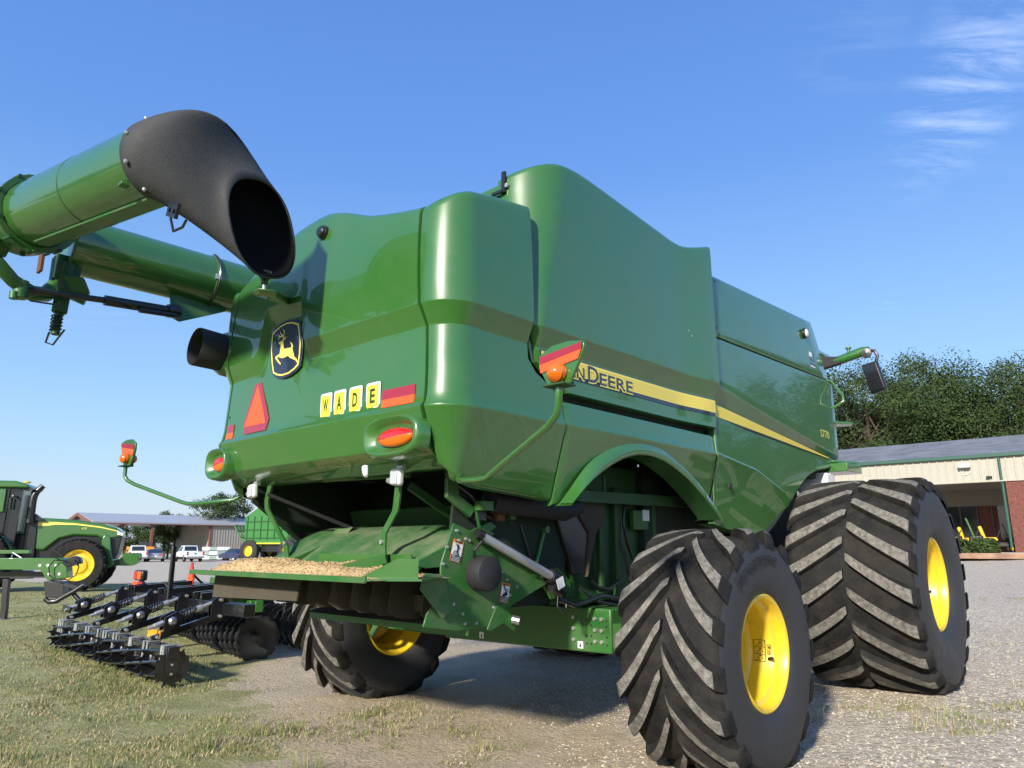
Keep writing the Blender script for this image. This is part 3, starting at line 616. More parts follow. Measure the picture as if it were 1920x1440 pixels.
mb=MB(); mb.box((-1.06,-.04,1.62),(.03,1.78,.16),Matrix.Rotation(R(-20),3,'Y')); mb.build('chute_crossbar','paint_dark',CB,bevel=.006)
# chute side arms with pivots
for v,w_ in((-.60,1),(.42,1),(-.94,1)):
    mb=MB(); pts=[(-1.93,1.30),(-1.80,1.275),(-1.60,1.285),(-1.46,1.36),(-1.20,1.53),(-1.24,1.57),(-1.44,1.50),(-1.66,1.40),(-1.80,1.345)]
    if v!=-.60: mb.poly([(a,v,b) for a,b in pts],(0,.014,0)); ao=mb.build('deflector_arm','paint_dirty',CB,bevel=.003); m2=MB(); m2.cyl((-1.60,v-.012,1.365),(-1.60,v+.0,1.365),.045,n=20); m2.cyl((-1.60,v-.028,1.365),(-1.60,v-.012,1.365),.018,n=6); m2.build('pivot_bolt','zinc',ao)
mb=MB(); mb.poly([(-1.62,.62,1.30),(-1.62,.40,1.30),(-1.42,.36,1.545),(-1.42,.56,1.545)],(.012,0,.004)); mb.build('chute_lug','paint_dusty',CB)
mb=MB(); mb.tube([(-1.95,.66,1.285),(-1.8,.55,1.30),(-1.7,.47,1.33),(-1.62,.43,1.36)],.018,8); mb.build('linkage_rod','paint',CB)
# hanging straps
def strap(P,w_=.055,th=.014):
    mb=MB()
    n=len(P); V=[]
    for (a,b,c) in P: V+=[(a,b-w_/2,c),(a,b+w_/2,c),(a+th,b+w_/2,c),(a+th,b-w_/2,c)]
    F=[(0,1,2,3)]+[(4*n-1,4*n-2,4*n-3,4*n-4)]
    for i in range(n-1):
        for j in range(4): F.append((4*i+j,4*i+(j+1)%4,4*i+4+(j+1)%4,4*i+4+j))
    mb.add(V,F)
    # folded flange
    fl=[(a+.05,b+w_/2,c) for a,b,c in P]; fr=[(a,b+w_/2,c) for a,b,c in P]; V=fl+fr; mb.add(V,[(i,i+1,n+i+1,n+i) for i in range(n-1)])
    o=mb.build('tray_strap','paint_dirty',CB,ang=30)
    for k in(-1,-2):
        a,b,c=P[k]; m2=MB(); m2.cyl((a-.016,b,c+.03),(a,b,c+.03),.014,n=8); m2.build('strap_bolt','zinc',o)
strap([(-1.9,-.77,1.83),(-1.89,-.745,1.70),(-1.875,-.715,1.62),(-1.86,-.585,1.485),(-1.855,-.575,1.40),(-1.85,-.590,1.28)])
strap([(-1.9,.765,1.86),(-1.87,.855,1.74),(-1.85,.872,1.68),(-1.81,.715,1.475),(-1.79,.670,1.40),(-1.78,.655,1.28)])
for y_,t_ in((-.83,.05),(.90,-.1)):
    mb=MB(); mb.box((-1.96,y_,1.815),(.05,.088,.105),Matrix.Rotation(t_,3,'X')); lo=mb.build('work_lamp','white_decal',CB,bevel=.018,segs=3)
    mb=MB(); mb.box((-1.93,y_,1.89),(.03,.05,.06)); mb.build('lamp_bracket','zinc',lo); mb=MB(); mb.cyl((-1.94,y_+.05,1.80),(-1.94,y_+.11,1.80),.018,n=8); mb.build('lamp_knob','zinc',lo); mb=MB(); mb.box((-1.988,y_,1.81),(.004,.066,.078),Matrix.Rotation(t_,3,'X')); mb.build('lamp_glass','glass_lamp',lo,bevel=.004)
# gas strut + rods inside the hood
mb=MB(); mb.cyl((-1.9,.78,1.79),(-1.15,.22,1.42),.016,n=10); mb.build('hood_strut','black',CB)
mb=MB(); mb.beam((-1.80,.58,1.93),(-1.76,-.70,1.90),.05,.13); mb.tube([(-1.86,.1,1.86),(-1.86,-.2,1.855),(-1.87,-.3,1.87),(-1.87,-.55,1.90)],.02,8); mb.build('hood_crossbar','paint_dusty',CB,bevel=.006)
mb=MB(); mb.tube([(-2.03,-.60,1.885),(-2.04,-.62,1.85),(-2.05,-.64,1.825)],[.022,.02,.012],8); mb.build('hood_latch','white_decal',CB)
# ---- spreader tray
tr=MB(); tp=[(-2.26,1.16),(-2.26,-.96),(-2.06,-1.20),(-1.72,-1.00),(-1.66,.90),(-1.85,1.05)]
tr.poly([(a,b,1.215) for a,b in tp],(0,0,.012)); tr.box((-2.262,.10,1.222),(.018,2.13,.034)); tro=tr.build('spreader_tray','paint_dirty',CB,bevel=.003)
mb=MB(); mb.poly([(-2.18,1.08,1.227),(-1.86,1.04,1.227),(-1.86,1.04,1.30),(-1.96,1.05,1.30)],(0,.012,0)); mb.build('tray_fin','paint',tro)
mb=MB(); mb.poly([(-2.24,-.86,1.227),(-2.02,-1.12,1.227),(-2.02,-1.12,1.335),(-2.10,-1.03,1.335)],(.008,.01,0)); mb.build('tray_fin','paint',tro)
mb=MB(); mb.beam((-2.16,-.42,1.24),(-1.86,-.62,1.33),.012,.06); mb.box((-1.80,-.30,1.30),(.012,1.0,.11)); mb.build('tray_divider','paint',tro)
mb=MB(); mb.box((-1.76,.35,1.262),(.012,1.1,.09)); mb.build('tray_back_lip','paint_dirty',tro)
mb=MB()
for i,v in enumerate((1.08,)): pass
mb.poly([(-2.10,1.10,1.21),(-2.12,1.08,1.04),(-2.10,-.02,1.06),(-2.06,0,1.21)],(.012,0,0)); mb.build('tray_flap','flap',CB)
for i,v in enumerate([.36,.20,.06,-.14,-.30,-.44,-.56,-.82]):
    mb=MB(); mb.poly([(-2.05+.05*i,v,1.21),(-2.08+.05*i,v,1.08-.012*i),(-2.02+.05*i,v-.03,1.035-.012*i),(-1.80+.04*i,v-.05,1.02-.012*i),(-1.74+.04*i,v,1.21)],(0,.008,0)); mb.build('spreader_vane','flap',CB)
mb=MB(); mb.add([(-1.55,.72,.92),(-1.62,-.95,.93),(-1.2,-.95,1.03),(-1.1,.72,1.02)],[(0,1,2,3)]); mb.box((-1.15,0,1.05),(.9,1.7,.10)); mb.build('spreader_pan','flap',CB)
mb=MB(); mb.beam((-1.36,.95,.885),(-1.46,-.95,.90),.012,.07); mb.beam((-1.33,.95,.915),(-1.43,-.95,.93),.06,.010); mb.build('pan_rail','paint_dirty',CB)
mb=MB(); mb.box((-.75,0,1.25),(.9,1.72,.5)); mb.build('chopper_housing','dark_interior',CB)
# ---- right side plate of the chopper with cover, decals, bolts
PL=[(-1.60,1.545),(-1.45,1.50),(-1.30,1.475),(-.70,1.225),(-.62,1.175),(-1.03,1.035),(-1.12,1.00),(-1.30,.905),(-1.42,.905),(-1.55,.90),(-1.83,.945),(-1.80,1.02),(-1.70,1.10),(-1.70,1.30)]
mb=MB(); mb.poly([(a,-.955,b) for a,b in PL],(0,.014,0)); cp=mb.build('chopper_side_plate','paint_dirty',CB,bevel=.003)
for a,b in((-1.66,1.40),(-1.69,1.30),(-1.69,1.22),(-1.66,1.14),(-1.60,1.06),(-1.52,1.0),(-1.50,.94),(-1.40,.935),(-1.24,1.02),(-1.16,1.06),(-1.09,1.09),(-1.02,1.14),(-.76,1.20),(-.72,1.21),(-1.58,1.50),(-1.50,1.45),(-1.47,1.44),(-1.56,1.44),(-1.22,1.2),(-1.17,1.24),(-1.12,1.19)):
    mb=MB(); mb.cyl((a,-.955,b),(a,-.968,b),.0095,n=8); mb.build('plate_bolt','zinc',cp)
mb=MB(); mb.lathe([(.106,0),(.110,.02),(.110,.10),(.104,.118),(.085,.128),(.001,.13)],(-1.39,-.955,1.238),(0,-1,0),32); mb.build('belt_cover','black_matte',CB,ang=40)
def warn(a,b,w_,h,tilt,kind):
    mb=MB(); c,s_=cos(tilt),sin(tilt); f=lambda x,z,e=0:(a+x*c-z*s_,-.957-e,b+x*s_+z*c)
    def q(x0,z0,x1,z1,m,e): mb.add([f(x0,z0,e),f(x1,z0,e),f(x1,z1,e),f(x0,z1,e)],[(0,1,2,3)],m)
    W=w_/2;H=h/2
    q(-W,-H,W,H,0,.002); q(-W*.9,-H*.96,W*.9,H*.72,1,.003); q(-W*.9,-H*.96,W*.9,-H*.38,2,.004)
    for k in range(4): q(-W*.8,-H*.92+k*H*.13,W*.75,-H*.88+k*H*.13,1,.005)
    for k in range(5): q(-W*.6+k*W*.26,H*.79,-W*.45+k*W*.26,H*.92,2,.004)
    def stroke(p,t):
        for (x0,z0),(x1,z1) in zip(p,p[1:]):
            l=math.hypot(x1-x0,z1-z0)+1e-6; nx,nz=-(z1-z0)/l*t,(x1-x0)/l*t
            mb.add([f((x0+nx),(z0+nz),.006),f((x0-nx),(z0-nz),.006),f((x1-nx),(z1-nz),.006),f((x1+nx),(z1+nz),.006)],[(0,1,2,3)],2)
    S=W
    if kind==0:   # stumbling figure
        stroke([(-.1*S,.55*S),(.05*S,.9*S)],.09*S); stroke([(.0*S,.75*S),(.1*S,.1*S)],.14*S); stroke([(.1*S,.1*S),(-.35*S,-.35*S)],.08*S); stroke([(.1*S,.1*S),(.15*S,-.2*S),(.45*S,-.5*S)],.08*S); stroke([(.02*S,.65*S),(-.35*S,.75*S),(-.45*S,1.0*S)],.06*S); stroke([(.02*S,.65*S),(.45*S,.4*S)],.06*S)
        stroke([(.02*S,1.02*S),(.12*S,1.16*S)],.11*S)
    else:         # hand and blade
        stroke([(-.45*S,1.1*S),(.15*S,.2*S)],.12*S); stroke([(-.6*S,-.4*S),(.1*S,-.3*S),(.5*S,.0*S)],.18*S); stroke([(-.2*S,-.05*S),(.45*S,.1*S)],.12*S); stroke([(.2*S,.4*S),(.6*S,.7*S)],.06*S); stroke([(.35*S,.25*S),(.75*S,.4*S)],.05*S)
    mb.build('warning_decal',['warn_orange','white_decal','black'],cp,ang=0,clean=False)
warn(-1.575,1.375,.095,.135,R(-14),0); warn(-1.135,1.105,.085,.125,R(-10),1)
mb=MB(); mb.cyl((-1.415,-1.0,1.475),(-.70,-1.0,1.20),.030,n=18); mb.build('actuator_tube','silver_tube',CB)
mb=MB(); mb.cyl((-.72,-1.0,1.205),(-.60,-1.0,1.16),.05,n=16); mb.cyl((-.70,-1.0,1.13),(-.60,-1.0,1.09),.038,n=14); mb.build('actuator_motor','black',CB); mb=MB(); mb.cyl((-1.44,-1.0,1.486),(-1.40,-1.0,1.47),.034,n=14); mb.build('actuator_cap','black',CB)
mb=MB(); mb.box((-.665,-1.052,1.155),(.075,.006,.07),Matrix.Rotation(R(-20),3,'Y')); mb.build('actuator_label','white_decal',CB)
mb=MB(); mb.tube([(-1.35,-.98,1.45),(-1.42,-1.02,1.43),(-1.46,-1.0,1.38),(-1.44,-.98,1.33),(-1.42,-.97,1.29)],.010,8); mb.build('wire_loom','black',CB)
mb=MB(); mb.tube([(-.63,-1.0,1.08),(-.64,-1.0,1.0),(-.60,-1.02,.95),(-.54,-1.0,.98),(-.53,-.98,1.1)],.008,8); mb.build('wire_loom','black',CB)
mb=MB(); mb.poly([(-1.23,-.97,1.02),(-1.16,-.97,1.045),(-1.05,-.97,.93),(-1.05,-.97,.86),(-1.15,-.97,.92),(-1.28,-.97,.88),(-1.31,-.97,.89)],(0,.012,0)); ho=mb.build('hitch_bracket','paint_dirty',CB,bevel=.003)
mb=MB(); mb.cyl((-1.09,-.98,.94),(-1.06,-1.02,.93),.028,n=10); mb.build('hitch_bolt','steel',ho)
mb=MB(); mb.poly([(-1.86,-.99,1.25),(-1.72,-1.0,1.24),(-1.62,-.99,1.03),(-1.70,-.98,.985),(-1.80,-.98,1.08),(-1.88,-.98,1.16)],(0,.012,0)); mb.build('tray_side_wing','paint_dusty',CB,bevel=.003)
# ---- frame rail behind the plate, body side, drive drum
mb=MB(); mb.poly([(-1.50,-.90,1.66),(-.45,-.90,1.30),(-.42,-.90,1.20),(-.55,-.90,1.16),(-1.45,-.90,1.52)],(0,.02,0)); fo=mb.build('chopper_rail','paint_dirty',CB,bevel=.003)
for k in range(5): mb=MB(); mb.cyl((-1.32+.2*k,-.90,1.555-.07*k),(-1.32+.2*k,-.92,1.555-.07*k),.016,n=8); mb.build('rail_bolt','zinc',fo)
mb=MB(); mb.box((.95,-.86,1.52),(3.0,.04,1.05)); mb.box((-.35,-.89,1.45),(.03,.05,.8)); mb.box((.22,-.90,1.45),(.04,.06,.85)); mb.build('separator_side','paint_dark',CB,bevel=.004)
mb=MB(); mb.cyl((-1.35,-1.02,1.69),(-.62,-1.05,1.655),.075,n=20); mb.cyl((-.62,-1.05,1.655),(-.45,-1.06,1.68),.075,.05,n=20); mb.build('drive_drum','black_matte',CB)
mb=MB(); mb.poly([(-.62,-.97,1.66),(-.45,-.97,1.72),(-.22,-.97,1.50),(-.27,-.97,1.20),(-.40,-.97,1.21)],(0,.06,0)); dg=mb.build('discharge_door','black',CB,bevel=.01)
mb=MB(); mb.poly([(-.45,-.99,1.74),(-.05,-.99,1.72),(-.02,-.99,1.62),(-.14,-.99,1.50),(-.26,-.99,1.18),(-.22,-.99,1.50)],(0,.05,0)); mb.build('discharge_frame','silver_tube' if 0 else 'flap',CB,bevel=.006)
mb=MB(); mb.beam((-.9,-1.02,1.76),(1.6,-1.02,1.80),.06,.09); mb.beam((-.1,-1.04,1.95),(-.1,-1.04,1.78),.02,.02); mb.build('support_bar','paint_dark',CB,bevel=.005)
mb=MB(); mb.tube([(-.72,-.95,1.50),(-.80,-.95,1.30),(-.83,-.95,1.24)],.014,8); mb.cyl((-.83,-.97,1.23),(-.83,-.93,1.23),.03,n=14); mb.cyl((-.70,-.97,1.52),(-.70,-.93,1.52),.025,n=14); mb.build('tension_lever','paint_dirty',CB)
mb=MB(); mb.poly([(-.78,-.93,1.22),(-.55,-.93,1.26),(-.40,-.93,1.16),(-.38,-.93,1.05),(-.62,-.93,1.04)],(0,.02,0)); mb.build('door_bracket','paint_dirty',CB,bevel=.003)
mb=MB(); mb.tube([(-.6,-.98,1.04),(-.45,-1.0,.99),(-.3,-1.0,1.01),(-.1,-1.0,1.04),(.2,-.98,1.0),(.5,-.95,.95)],.018,8); mb.tube([(-.35,-.98,1.10),(-.15,-1.0,1.0),(.1,-1.0,.96),(.4,-.98,1.0)],.013,8); mb.tube([(.28,-.93,1.6),(.26,-.95,1.4),(.33,-.95,1.2),(.4,-.95,1.1)],.01,8); mb.build('hydraulic_hoses','black',CB)
mb=MB(); mb.sphere((-.60,-.94,1.13),.05,10,6,(1.2,.5,.8)); mb.build('mud_clod','rust',CB)
# inner parts behind the right marker arm
mb=MB(); mb.poly([(-1.70,-1.0,1.90),(-1.60,-1.0,1.90),(-1.60,-1.0,1.72),(-1.45,-1.0,1.64),(-1.50,-1.0,1.58),(-1.70,-1.0,1.70)],(0,.03,0)); mb.box((-1.42,-1.04,1.655),(.09,.09,.06)); mb.build('hanger_bracket','paint_dirty',CB,bevel=.004)
mb=MB(); mb.beam((-1.75,-.70,1.78),(-1.10,-.80,1.42),.03,.05); mb.tube([(-1.3,-.98,1.8),(-1.45,-1.0,1.62),(-1.42,-1.0,1.52),(-1.30,-1.0,1.48)],.012,8); mb.build('hood_brace','paint_dark',CB)
# ---- rear axle
mb=MB(); mb.poly([(-.17,.66,.62),(-.17,-1.12,.640),(-.17,-1.12,.955),(-.17,-.10,.955),(-.17,.05,.80),(-.17,.66,.735)],(.30,0,0)); ax=mb.build('rear_axle','paint_dirty',CB,bevel=.012)
for c_,d_ in(((-.04,-1.34,.765),(.22,.50,.18)),((-.02,1.1,.70),(.22,1.0,.14))): mb=MB(); mb.box(c_,d_); mb.build('axle_sleeve','paint_dirty',CB,bevel=.012)
for v in(-.98,-1.04,-.78):
    for z in(.72,.80,.88): mb=MB(); mb.cyl((-.17,v,z),(-.186,v,z),.014,n=8); mb.build('axle_bolt','zinc',ax)
for v in(-.90,-.94,-1.08):
    for z in(.70,.755,.83,.87): mb=MB(); mb.cyl((-.165,v,z),(-.1725,v,z),.008,n=10); mb.build('bolt_hole','black_matte',ax)
for v in(-1.30,-1.42):
    for z in(.715,.80): mb=MB(); mb.cyl((-.145,v,z),(-.1535,v,z),.011,n=10); mb.build('bolt_hole','black_matte',ax)
for v,z in((.20,.675),(-.84,.685)):
    mb=MB(); mb.box((-.1725,v,z),(.003,.05,.05)); lo=mb.build('jack_point_decal','white_decal',ax); mb=MB(); mb.add([(-.1745,v+.012,z-.015),(-.1745,v-.012,z-.015),(-.1745,v,z+.018)],[(0,1,2)]); mb.build('jack_symbol','black',lo)
mb=MB(); mb.tube([(-.28,1.62,.92),(-.28,1.55,.92),(-.28,1.50,.88),(-.28,1.50,.66),(-.28,1.55,.60),(-.28,1.64,.60)],.035,12); mb.box((-.2,1.62,.80),(.18,.10,.26)); mb.cyl((-.33,1.33,.77),(-.29,1.33,.77),.035,n=6); mb.cyl((-.33,1.30,.70),(-.29,1.30,.70),.03,n=6); mb.build('steering_knuckle','paint_dirty',CB,bevel=.006)
mb=MB(); mb.beam((.12,1.5,.86),(.12,-1.4,.86),.05,.05); mb.cyl((.16,.9,.92),(.16,-.9,.92),.045,n=14); mb.build('tie_rod','black',CB)
mb=MB(); mb.box((2.2,.0,.95),(2.4,1.3,.5)); mb.cyl((3.35,-1.6,1.055),(3.35,1.6,1.055),.17,n=20); mb.build('front_axle','dark_interior',CB)
# ---- front right: cab corner, mirror, hand rail, platform
mb=MB(); mb.box((4.75,0,2.95),(1.1,1.9,1.75)); mb.build('cab_shell','glass_dark',CB,bevel=.12)
mb=MB(); mb.box((4.75,0,3.90),(1.3,2.1,.18)); mb.build('cab_roof','paint',CB,bevel=.06)
mb=MB(); mb.poly([(4.92,-.93,3.70),(4.92,-1.05,3.93),(4.92,-1.10,3.86),(4.92,-1.30,3.83),(4.92,-1.30,3.74),(4.92,-1.06,3.70)],(.1,0,0)); mb.build('mirror_bracket','black_matte',CB,bevel=.01)
mb=MB(); mb.tube([(4.97,-1.20,3.785),(4.97,-1.32,3.80),(5.0,-1.56,3.86),(5.0,-1.64,3.86)],[.05,.06,.065,.055],14); mb.cyl((4.97,-1.40,3.86),(4.97,-1.40,3.92),.02,n=10); mb.cyl((4.97,-1.40,3.92),(4.97,-1.40,3.94),.04,n=12); ma=mb.build('mirror_arm','paint',CB,ang=40)
mb=MB(); mb.tube([(5.0,-1.62,3.86),(5.0,-1.70,3.85),(5.0,-1.73,3.78),(5.0,-1.71,3.70)],.022,8); mb.build('mirror_stalk','black',ma)
mb=MB(); mb.lathe([(.001,-.01),(.06,0),(.065,.02),(.04,.05),(.001,.06)],(4.93,-1.62,3.82),(.9,.2,0),18); mb.build('spot_mirror','black',ma)
mb=MB(); mb.box((5.02,-1.665,3.505),(.10,.20,.40),Matrix.Rotation(R(-12),3,'X')@Matrix.Rotation(R(-4),3,'Z')); mm=mb.build('mirror_housing','black',ma,bevel=.035,segs=3)
mb=MB(); mb.box((4.967,-1.662,3.505),(.008,.155,.34),Matrix.Rotation(R(-12),3,'X')@Matrix.Rotation(R(-4),3,'Z')); mb.build('mirror_glass','black_gloss',ma)
mb=MB(); mb.tube([(4.0,-1.28,3.30),(4.08,-1.36,3.36),(4.1,-1.43,3.34),(4.1,-1.54,3.16),(4.1,-1.55,3.08),(4.08,-1.45,3.02),(4.0,-1.34,2.98)],.016,10); mb.build('hand_rail','paint',CB)
mb=MB(); mb.poly([(4.05,-1.38,2.83),(4.35,-1.55,2.83),(4.45,-1.50,2.83),(4.4,-1.1,2.83),(4.05,-1.1,2.83)],(0,0,.03)); mb.build('side_ledge','paint',CB,bevel=.008); mb=MB(); mb.box((4.25,-1.25,2.30),(.5,.60,.10)); mb.poly([(4.02,-1.40,2.36),(4.4,-1.56,2.36),(4.45,-1.1,2.36),(4.02,-1.1,2.36)],(0,0,.03)); mb.build('cab_platform','paint',CB,bevel=.008)
mb=MB(); mb.box((3.95,-1.2,2.12),(.25,.35,.22)); mb.build('ladder_box','white_decal',CB,bevel=.02)
mb=MB(); 
P=[]
for i in range(17):
    u=lerp(2.05,4.0,i/16); z=interp(FB,u); P.append([(u,-1.36,z),(u,-.95,z-.02)])
V=[p for r in P for p in r]; mb.add(V,[(2*i,2*i+2,2*i+3,2*i+1) for i in range(16)]); o=mb.build('front_wheel_arch','black_matte',CB); md=o.modifiers.new('s','SOLIDIFY'); md.thickness=.02
# ---- unloading auger
mb=MB(); mb.cyl((1.9,2.1,3.82),(-3.12,2.1,3.82),.24,n=48); mb.tube([(1.2,1.2,3.0),(1.6,1.5,3.5),(1.9,1.9,3.78),(1.9,2.1,3.82)],.25,24); au=mb.build('auger_main_tube','paint',CB,ang=40)
def band(mb,a,b,r,w_=.02):
    a=Vector(a);b=Vector(b);d=(b-a).normalized(); mb.cyl(a,a+d*w_,r,n=48)
mb=MB(); mb.lathe([(.243,0),(.247,.005),(.247,.02),(.243,.025)],(-1.95,2.1,3.82),(1,0,0),48); mb.build('auger_band','paint_dirty',au,ang=40); mb=MB(); mb.lathe([(.242,0),(.26,.0),(.262,.02),(.242,.02)],(-3.12,2.1,3.82),(1,0,0),48); mb.build('auger_flange','paint_dirty',au,ang=40); mb=MB(); mb.box((-1.94,1.855,3.80),(.05,.02,.05)); mb.build('band_clip','zinc',au)
mb=MB(); mb.tube([(-1.95+.02,2.1-.258*cos(t),3.82+.258*sin(t)) for t in [R(70-12*i) for i in range(13)]],.009,6); mb.build('auger_wire','black',au)
A_=Vector((-3.465,1.66,3.785)); B_=Vector((-3.23,-.12,3.66)); dd=(B_-A_).normalized()
mb=MB(); mb.cyl(A_,B_,.240,n=56); fa=mb.build('auger_folding_tube','paint_tube' if 'paint_tube' in M else 'paint',CB,ang=40)
mb=MB(); mb.lathe([(.001,-.34),(.20,-.34),(.262,-.30),(.262,-.06),(.285,-.05),(.285,.0),(.244,.0)],A_+dd*.12,dd,56); he=mb.build('auger_hinge_collar','paint_dirty',CB,ang=35)
for t in(0.02,.52,.985):
    p=A_+(B_-A_)*t; mb=MB(); mb.lathe([(.241,0),(.2425,.002),(.2425,.010),(.241,.012)],p,dd,56); mb.build('tube_seam','paint_dark',fa,ang=40)
mb=MB()
for k in range(10):
    a=R(36*k+10); q=dd.orthogonal().normalized(); q2=dd.cross(q); p=A_+dd*.10+(q*cos(a)+q2*sin(a))*.282; mb.cyl(p-dd*.07,p+dd*.04,.014,n=6)
    p=A_+dd*-.08+(q*cos(a)+q2*sin(a))*.255; mb.cyl(p,p+(q*cos(a)+q2*sin(a))*.03,.02,n=8)
mb.build('collar_bolts','paint_dark',he)
for k in range(2):
    q=Vector((0,0,1)); a=[R(100),R(150)][k]; n1_=dd.cross(q).normalized(); pts=[]
    for i in range(9):
        t=R(-26+6.5*i)+a; r=.292; pts.append(A_+dd*(.05-.13*sin(PI*i/8))+(n1_*cos(t)+q*sin(t))*r*(-1 if 0 else 1))
    mb=MB(); mb.tube(pts,.022,8); mb.build('collar_handle','paint_dirty',he)
mb=MB(); q=B_+Vector((0,0,-.242)); mb.beam(A_+(B_-A_)*.12+Vector((-.0,0,-.246)),A_+(B_-A_)*.98+Vector((0,0,-.246)),.10,.022); mb.box(B_+dd*-.12+Vector((-.16,0,-.19)),(.05,.06,.02)); mb.build('tube_keel','paint_dirty',fa,bevel=.004)
# hinge castings and hydraulic cylinder under the joint
mb=MB(); P=[(-3.62,1.92,3.50),(-3.60,1.86,3.44),(-3.48,1.88,3.34),(-3.34,1.96,3.30),(-3.22,2.05,3.34),(-3.14,2.08,3.44)]
mb.tube(P,[.05,.055,.05,.06,.06,.07],12); mb.cyl((-3.62,1.93,3.44),(-3.62,1.93,3.60),.06,n=16); mb.cyl((-3.42,1.90,3.22),(-3.42,1.90,3.36),.05,n=16); mb.cyl((-3.46,1.88,3.20),(-3.46,1.88,3.26),.03,n=12); mb.poly([(-3.7,1.8,3.50),(-3.55,1.86,3.50),(-3.52,1.80,3.62),(-3.66,1.72,3.62)],(0,.03,0)); mb.build('hinge_casting','paint_dirty',CB,ang=40,bevel=.004)
mb=MB(); mb.cyl((-3.12,2.0,3.20),(-3.10,2.0,3.62),.055,n=18); mb.box((-3.10,2.06,3.58),(.18,.16,.20)); mb.build('hinge_post','paint_dark',CB,bevel=.01)
mb=MB(); mb.cyl((-3.13,1.99,3.02),(-3.12,2.0,3.20),.03,n=12); mb.build('latch_pin','paint_dark',CB)
mb=MB(); mb.tube([(-3.13+.038*cos(a),1.99+.038*sin(a),3.04+.14*a/31.4) for a in [i*.35 for i in range(90)]],.007,5); mb.build('latch_spring','black',CB,ang=60)
mb=MB(); mb.poly([(-3.02,1.88,3.50),(-2.96,1.90,3.40),(-2.98,1.95,3.30),(-3.10,1.98,3.34),(-3.14,1.94,3.50)],(.03,.05,0)); mb.build('hinge_cheek','paint_dirty',CB,bevel=.01)
mb=MB(); mb.tube([(-3.18,1.95,3.02),(-3.20,1.93,2.93),(-3.15,1.93,2.92),(-3.08,1.95,3.06)],.008,6); mb.build('hinge_clip','black',CB)
mb=MB(); mb.box((-3.28,2.05,3.62),(.02,.10,.22)); mb.build('hinge_plate','rust',CB)
mb=MB(); mb.cyl((-3.40,1.90,3.30),(-2.85,1.87,3.345),.025,n=12); mb.cyl((-2.85,1.87,3.345),(-2.32,1.85,3.375),.042,n=16); mb.cyl((-2.36,1.85,3.372),(-2.26,1.85,3.38),.058,n=16); mb.cyl((-2.6,1.81,3.31),(-2.3,1.80,3.33),.022,n=10); hc=mb.build('fold_cylinder','black',CB)
mb=MB(); mb.poly([(-2.28,2.02,3.60),(-2.28,1.95,3.36),(-2.20,1.95,3.335),(-1.75,2.05,3.56),(-1.75,2.05,3.60)],(0,.03,0)); mb.build('cylinder_bracket','paint_dirty',CB,bevel=.004)
mb=MB(); mb.tube([(-2.65,1.83,3.31),(-2.78,1.82,3.33),(-2.80,1.83,3.36),(-2.7,1.85,3.37)],.007,6); mb.tube([(-3.3,1.86,3.28),(-3.40,1.84,3.22),(-3.36,1.83,3.20),(-3.15,1.85,3.22)],.007,6); mb.build('cylinder_hose','black',hc)
# rubber spout
SPOUT=((-2.798, -0.39, 3.703), (-2.581, -0.313, 3.116), (-2.914, -0.342, 3.207), (-2.437, -0.246, 3.355))
sp_=MB(); G=[]; n=48; NR=16
mT,mB,mL,mR=[Vector(q) for q in SPOUT]; mc=(mT+mB+mL+mR)/4; ma_=(mR-mL)/2; mb_=(mT-mB)/2
hx=Vector((0,0,1)).cross(dd).normalized(); 
if hx.x<0: hx=-hx
hz_=hx.cross(dd).normalized()
if hz_.z<0: hz_=-hz_
P0=B_+dd*-.05; fl=(mc-(B_+dd*.22+Vector((0,0,.06)))).normalized(); fl=ma_.cross(mb_).normalized(); fl=fl if fl.y<0 else -fl; fl=(fl*.5+Vector((.22,-.22,-1.0))*.75).normalized()
for i in range(NR+1):
    t=i/NR; t2=t*t; t3=t2*t; ring=[]
    for j in range(n):
        a=2*PI*j/n; ca,sa=cos(a),sin(a); k=2.35
        cq=math.copysign(abs(ca)**(2/k),ca); sq=math.copysign(abs(sa)**(2/k),sa)
        p=P0+hx*(.252*ca)+hz_*(.252*sa); q=mc+ma_*cq+mb_*sq
        out_=.5+.5*sa; m0=dd*(.28+1.05*out_); m1=fl*(.38+1.0*(.5+.5*(ca*.5+sa*.8)))
        r_=p*(2*t3-3*t2+1)+m0*(t3-2*t2+t)+q*(-2*t3+3*t2)+m1*(t3-t2)
        # soft fold on the inner side of the bend
        r_+= (dd*-.5+Vector((-.5,0,.3)))*(.028*math.exp(-((t-.28)/.12)**2)*max(0,-ca)**2*max(0,.6-sa)) 
        r_+=Vector((-.05,-.45,.85))*(.080*sin(PI*t)**1.5*max(0,sa)**1.5)
        ring.append(r_)
    G.append(ring)
V=[p for r in G for p in r]; sp_.add(V,[(i*n+j,i*n+(j+1)%n,(i+1)*n+(j+1)%n,(i+1)*n+j) for i in range(NR) for j in range(n)])
so_=sp_.build('auger_spout',['rubber_spout','spout_inside_shade'],CB,ang=60); md=so_.modifiers.new('s','SOLIDIFY'); md.thickness=.014; md.offset=-1; md.material_offset=1
mb=MB(); c=B_+dd*.20+Vector((-.02,.02,-.36)); mb.box(c,(.02,.14,.09),Matrix.Rotation(R(25),3,'X')); mb.cyl(c+Vector((-.02,.03,.01)),c+Vector((.0,.03,.01)),.014,n=8); mb.cyl(c+Vector((-.02,-.03,-.02)),c+Vector((0,-.03,-.02)),.014,n=8); mb.tube([c+Vector((0,.03,-.04)),c+Vector((0,-.03,-.14)),c+Vector((.02,-.10,-.13)),c+Vector((.02,-.14,-.10))],.008,6); mb.build('spout_clamp','black',so_)

